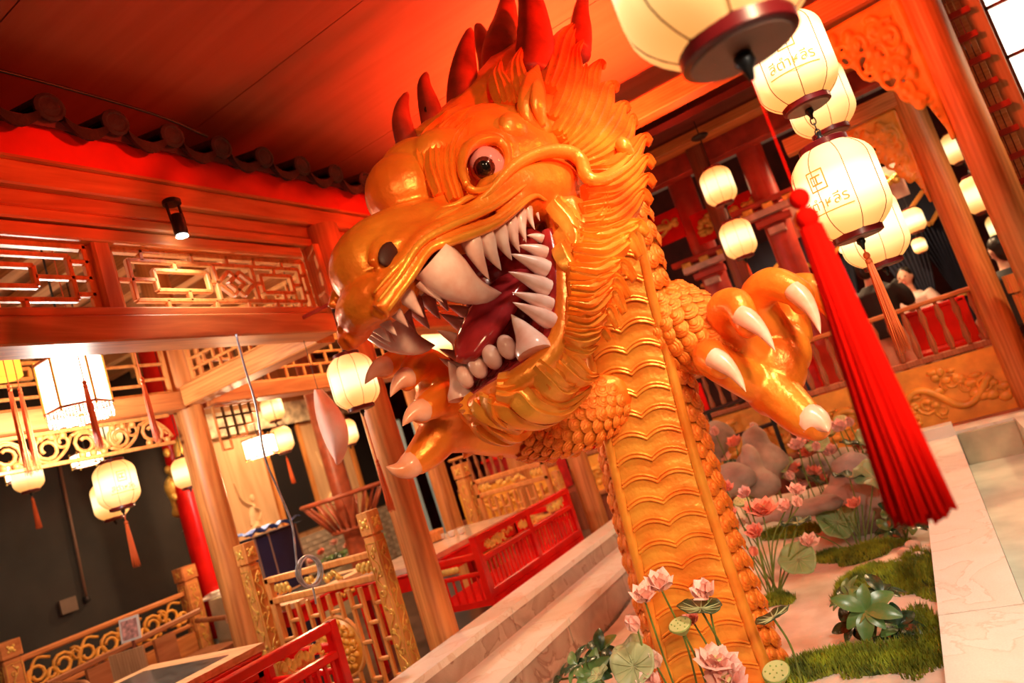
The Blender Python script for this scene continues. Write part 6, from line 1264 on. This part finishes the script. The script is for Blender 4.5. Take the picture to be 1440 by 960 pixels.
BACK = [(1006, 609, 'bud', 0), (1033, 622, 'bloom', 1), (1018, 643, 'bloom', 0), (1003, 658, 'bud', 0), (1115, 660, 'bloom', 1), (1113, 671, 'bud', 0), (1133, 616, 'bloom', 0), (1122, 626, 'bloom', 0), (1136, 637, 'bloom', 1), (1148, 630, 'bud', 0), (1167, 634, 'bloom', 0), (1145, 664, 'bloom', 1), (1154, 671, 'bloom', 1), (1180, 601, 'bloom', 0), (1195, 596, 'bud', 0), (1211, 627, 'bloom', 1), (1206, 643, 'bloom', 0), (1062, 602, 'bud', 2), (1127, 680, 'bloom', 0), (1040, 665, 'bud', 0), (1260, 690, 'bloom', 0), (1250, 640, 'bud', 1)]
for i, (px, py, k, c) in enumerate(BACK):
    yy = 5.75+random.uniform(-.35, .3); p = at_y(px, py, yy); x = min(max(p[0], -2.1), -.4); lotus(p, .085 if k != 'bud' else .062, k, c, A(x, yy, bed_z(x, yy)), BLAB[(px, py)], None)
for px, py, lab in ((1182, 590, 'flat-topped seed pod high at the back of the pool'), (1167, 607, 'tilted yellow-green seed pod below the flat-topped one'), (1066, 631, 'small seed pod in front of the twin rock')): p = at_y(px, py, 5.8); pod(p, .05, A(p[0], 5.8, bed_z(p[0], 5.8)), lab, (.1, -.5, 1))
for px, py, r, n, m, lab in ((1225, 614, .11, (.3, -.5, .8), LEAFM[0], 'green lotus leaf at the back beside the scarlet tassel'), (1200, 622, .09, (.3, .0, 1), LEAFM[2], 'dark edge-on leaf at the back of the pool'), (1150, 625, .09, (0, -.5, 1), LEAFM[0], 'lotus leaf behind the pink bloom group'), (1075, 645, .08, (.2, -.5, .8), LEAFM[0], 'lotus leaf in front of the twin rock'), (1100, 655, .09, (-.2, -.4, 1), LEAFM[0], 'lotus leaf right of the twin rock'), (1140, 668, .11, (.75, .1, .6), LEAFM[2], 'rolled green lotus leaf standing steeply at the back'), (1060, 685, .09, (0, -.6, .8), LEAFM[0], 'grey-green leaf below the twin rock'), (1035, 655, .10, (.1, -.4, 1), LEAFM[2], 'dark leaf left of the twin rock'), (1240, 640, .11, (.3, -.4, 1), LEAFM[2], 'dark leaf behind the big rounded rock'), (1262, 668, .12, (.2, -.5, 1), LEAFM[2], 'dark broad leaf behind the scarlet tassel')):
    p = at_y(px, py, 5.7); lotus_leaf(p, r, A(p[0], 5.72, bed_z(p[0], 5.7)), n, m, lab)
# ---- rocks
ROCK = mat('grey_brown_rock', (.36, .27, .22), rough=.75, var=.3, scale=5, bump=.6, bscale=14, col2=(.22, .15, .12))
def rock(lobes, label):
    mb = MB()
    for (c, r) in lobes: mb.ell(c, r, 20, 14)
    o = organic('rock', mb, .022, 5, ROCK); me = o.data; rs = random.Random(len(lobes)*7+int(lobes[0][0][0]*100)); a, b, c = rs.uniform(0, 6), rs.uniform(0, 6), rs.uniform(0, 6)
    for v in me.vertices:
        q = v.co; d = .016*math.sin(q.x*14+a)*math.sin(q.y*11+b)+.012*math.sin(q.z*17+c+q.x*5)+.007*math.sin(q.x*37+q.z*31); v.co = q+v.normal*d
    return tag(o, label, 'rock')
def lb(px, py, y, r): return (at_y(px, py, y), r)
rock([lb(1065, 628, 5.75, (.12, .12, .17)), lb(1080, 648, 5.72, (.15, .12, .16)), lb(1065, 665, 5.65, (.20, .15, .16))], 'twin-peaked grey rock at the back of the pool'); rock([lb(1058, 660, 5.5, (.09, .10, .19)), lb(1070, 680, 5.45, (.13, .1, .10))], 'upright rock finger before the twin-peaked rock'); rock([lb(1024, 678, 5.3, (.20, .15, .13))], 'low rounded rock next to the dragon neck')
rock([lb(1205, 678, 5.35, (.19, .15, .19)), lb(1190, 715, 5.25, (.19, .16, .2)), lb(1232, 715, 5.3, (.22, .16, .17))], 'big rounded rock with a lone coral lotus before it'); rock([lb(1000, 625, 6.0, (.14, .12, .16)), lb(1014, 612, 6.05, (.12, .1, .13))], 'grey rock against the dark barrier at the back'); rock([lb(1110, 720, 4.95, (.35, .13, .05))], 'flat slab of rock behind the middle lotus clump'); rock([lb(1160, 652, 6.0, (.35, .15, .10))], 'brown ledge rock under the rear pink blooms')
# ---- moss: short blades on low mounds
MOSS = mat('moss_green', (.30, .34, .015), rough=.8, var=.4, scale=9, col2=(.07, .10, .012)); MOSSD = mat('moss_mound', (.12, .17, .02), rough=.9, var=.5, scale=14, bump=.5, bscale=60)
def moss(cx, cy, rx, ry, h, n, label):
    mb = MB(); vv = []; nr, na = 6, 22; rs = random.Random(int(cx*91+cy*37)); ph = rs.uniform(0, 6)
    hz = lambda x, y: bed_z(x, y)
    for i in range(nr+1):
        q = i/nr
        for k in range(na): t = 2*PI*k/na; w = 1+.18*math.sin(3*t+ph)+.1*math.sin(5*t); x, y = cx+rx*q*w*math.cos(t), cy+ry*q*w*math.sin(t); x = min(x, -.25); vv.append((x, y, hz(x, y)+h*(1-q*q)+(.004 if q < 1 else -.02)+rs.uniform(-.004, .004)))
    mb.add(vv, [(i*na+k, i*na+(k+1) % na, (i+1)*na+(k+1) % na, (i+1)*na+k) for i in range(nr) for k in range(na)]); e = obj('moss_patch', mb, MOSSD, smooth=True); tag(e, label, 'moss', None, 'stuff')
    mb = MB()
    for _ in range(n):
        q = math.sqrt(rs.random()); t = rs.uniform(0, 2*PI); w = 1+.18*math.sin(3*t+ph)+.1*math.sin(5*t); x, y = cx+rx*q*w*math.cos(t), cy+ry*q*w*math.sin(t)
        if x > -.25: continue
        z = hz(x, y)+h*(1-q*q); l = rs.uniform(.018, .042); a = rs.uniform(0, 2*PI); dx, dy = math.cos(a)*.0045, math.sin(a)*.0045; lx, ly = rs.uniform(-.015, .015), rs.uniform(-.015, .015); o = len(mb.v)
        mb.v += [(x-dx, y-dy, z), (x+dx, y+dy, z), (x+lx, y+ly, z+l)]; mb.f.append((o, o+1, o+2))
    b = obj('moss_blades', mb, MOSS, e, fix=False); b['kind'] = 'stuff'; return e
for px, py, rx, ry, h, n, lab in ((1092, 842, .10, .08, .02, 900, 'small moss tuft where the middle lotus stems root'), (1215, 772, .22, .16, .05, 2200, 'bright moss mound where the fanned stems root'), (1230, 815, .24, .22, .05, 3000, 'bright moss bank beside the pale curb'), (1285, 800, .16, .35, .02, 2600, 'dark moss strip along the foot of the pale curb'), (1170, 930, .32, .14, .03, 3200, 'moss bank at the front right of the neck'), (1300, 890, .12, .4, .01, 1800, 'thin dark moss along the curb near the front'), (1110, 735, .30, .10, .03, 1500, 'moss line on the flat rock behind the middle clump'), (1170, 770, .15, .10, .03, 900, 'moss in front of the big rounded rock'), (1245, 935, .22, .12, .01, 1500, 'moss behind the broad-leaved shrub'), (1090, 690, .22, .10, .06, 900, 'moss between the back rocks')):
    c = at_z(px, py, .13 if py > 740 else .22); moss(c[0], c[1], rx, ry, h, n, lab)
# ---- pebbles
PEB = mat('pebble_cream', (.75, .64, .50), rough=.6, var=.2, scale=10)
for k, (px, py, r) in enumerate(((1268, 752, .035), (1282, 762, .045), (1290, 778, .04), (1272, 775, .04), (1264, 790, .03), (1298, 768, .03))):
    c = at_z(px, py, .13); mb = MB(); mb.ell((c[0], c[1], bed_z(c[0], c[1])+.01), (r, r*.8, r*.6), 12, 8); tag(obj('pebble', mb, PEB, smooth=True), 'cream pebble in the moss beside the pale curb', 'pebble', 'cream pebbles by the curb')
# ---- broad-leaved shrubs
SHR = [mat('shrub_leaf', (.06, .14, .03), rough=.3, var=.3, scale=8, col2=(.12, .2, .06)), mat('shrub_leaf_dark', (.02, .055, .02), rough=.25, var=.3, scale=8)]
def shrub_leaf(mt):
    mb = MB(); v = []; n, m_ = 8, 5
    for i in range(n+1):
        s = i/n; w = .26*math.sin(PI*min(1, s*.9+.06))**.9
        for j in range(m_): q = -1+2*j/(m_-1); v.append((w*q, s, .10*math.sin(s*2.6)+.10*abs(q)*w*2-.12*s*s))
    mb.add(v, [(i*m_+j, i*m_+j+1, (i+1)*m_+j+1, (i+1)*m_+j) for i in range(n) for j in range(m_-1)]); me = mb.mesh('leaf'); me.materials.append(mt); me.polygons.foreach_set('use_smooth', [True]*len(me.polygons)); return me
SLM = [shrub_leaf(m) for m in SHR]
def shrub(root, heads, label):
    root = np.asarray(root, float); e = thing('leafy_shrub', label, 'plant', root)
    for (p, r, n, face, mi) in heads:
        p = np.asarray(p, float); X, Y, Z = basis(face, random.uniform(0, 6)); obj('stem', MB().tube([root+A(random.uniform(-.02, .02), 0, 0), (root+p)/2+A(0, 0, .03), p], .006, 6), STEMM, e, smooth=True)
        for k in range(n):
            t = 2*PI*k/n+random.uniform(-.15, .15); out = X*math.cos(t)+Y*math.sin(t); a_ = random.uniform(-.1, .4); up = out*math.cos(a_)+Z*math.sin(a_); side = np.cross(up, Z); side = nrm(side); nn = np.cross(side, up); L = r*random.uniform(.8, 1.1)
            o = bpy.data.objects.new('leaf', SLM[mi if random.random() < .8 else 1-mi]); COL.objects.link(o); o.parent = e; o.matrix_parent_inverse = parent_world(e).inverted(); o.matrix_basis = Matrix([[side[i]*L, up[i]*L, nn[i]*L, p[i]] for i in range(3)]+[[0, 0, 0, 1]])
c = at_z(1235, 900, .1); U = nrm(A(.05, -.7, .75))
shrub(c, [(at_y(1217, 858, c[1]-.05), .135, 8, U, 0), (at_y(1262, 880, c[1]-.02), .13, 8, nrm(A(.3, -.5, .8)), 1), (at_y(1195, 838, c[1]+.05), .11, 7, nrm(A(-.5, -.3, .8)), 0), (at_y(1240, 835, c[1]+.1), .12, 7, nrm(A(.2, -.2, 1)), 1), (at_y(1262, 915, c[1]-.1), .12, 7, nrm(A(.2, -.7, .7)), 1), (at_y(1200, 880, c[1]), .10, 6, nrm(A(-.4, -.6, .6)), 1)], 'broad-leaved green shrub beside the moss and pale curb')
c = at_z(835, 965, .1)
shrub(c, [(at_y(845, 915, c[1]), .11, 8, nrm(A(.1, -.5, .8)), 1), (at_y(812, 935, c[1]-.03), .11, 8, nrm(A(-.4, -.5, .7)), 1), (at_y(835, 948, c[1]-.08), .12, 8, nrm(A(.1, -.8, .6)), 0), (at_y(870, 935, c[1]+.02), .10, 7, nrm(A(.4, -.5, .7)), 1), (at_y(790, 955, c[1]), .10, 7, nrm(A(-.5, -.4, .7)), 1)], 'dark glossy shrub between the marble ledge and the dragon neck')
c = at_z(1275, 760, .12)
shrub(c, [(at_y(1262, 720, c[1]+.1), .12, 7, nrm(A(-.2, -.5, .8)), 1), (at_y(1285, 738, c[1]), .11, 7, nrm(A(.2, -.5, .8)), 1), (at_y(1250, 745, c[1]+.05), .10, 6, nrm(A(-.4, -.5, .7)), 1)], 'dark shrub half hidden behind the scarlet tassel')
# planter with pink flowers before the brick wall
c = at_x(485, 790, -6.95); e = thing('planter_box', 'low stone planter in front of the brick wall', 'planter', (-6.95, c[1], 0))
obj('trough', MB().box(-7.1, -6.8, c[1]-.75, c[1]+.65, 0, .55), STN, e); obj('soil', MB().box(-7.07, -6.83, c[1]-.72, c[1]+.62, .55, .57), mat('soil', (.05, .03, .02), rough=.9, var=.3), e)
for k, dy in enumerate((-.55, -.3, -.08, .15, .38, .55)):
    p = A(-6.95+random.uniform(-.06, .06), c[1]+dy, .74+.05*(k % 3)); lotus(p, .075, 'bloom', (0, 1)[k % 2], A(-6.95, c[1]+dy, .57), ('pink', 'coral')[k % 2]+' flower in the stone planter by the brick wall', 'flowers in the stone planter')
    shrub(A(-6.95, c[1]+dy+.1, .57), [(A(-6.93, c[1]+dy+.1, .66), .13, 6, nrm(A(.3, -.3, .9)), k % 2)], 'leafy green plant in the stone planter by the brick wall')
for o in [o for o in COL.objects if o.get('label') == 'leafy green plant in the stone planter by the brick wall']: o['group'] = 'plants in the stone planter'
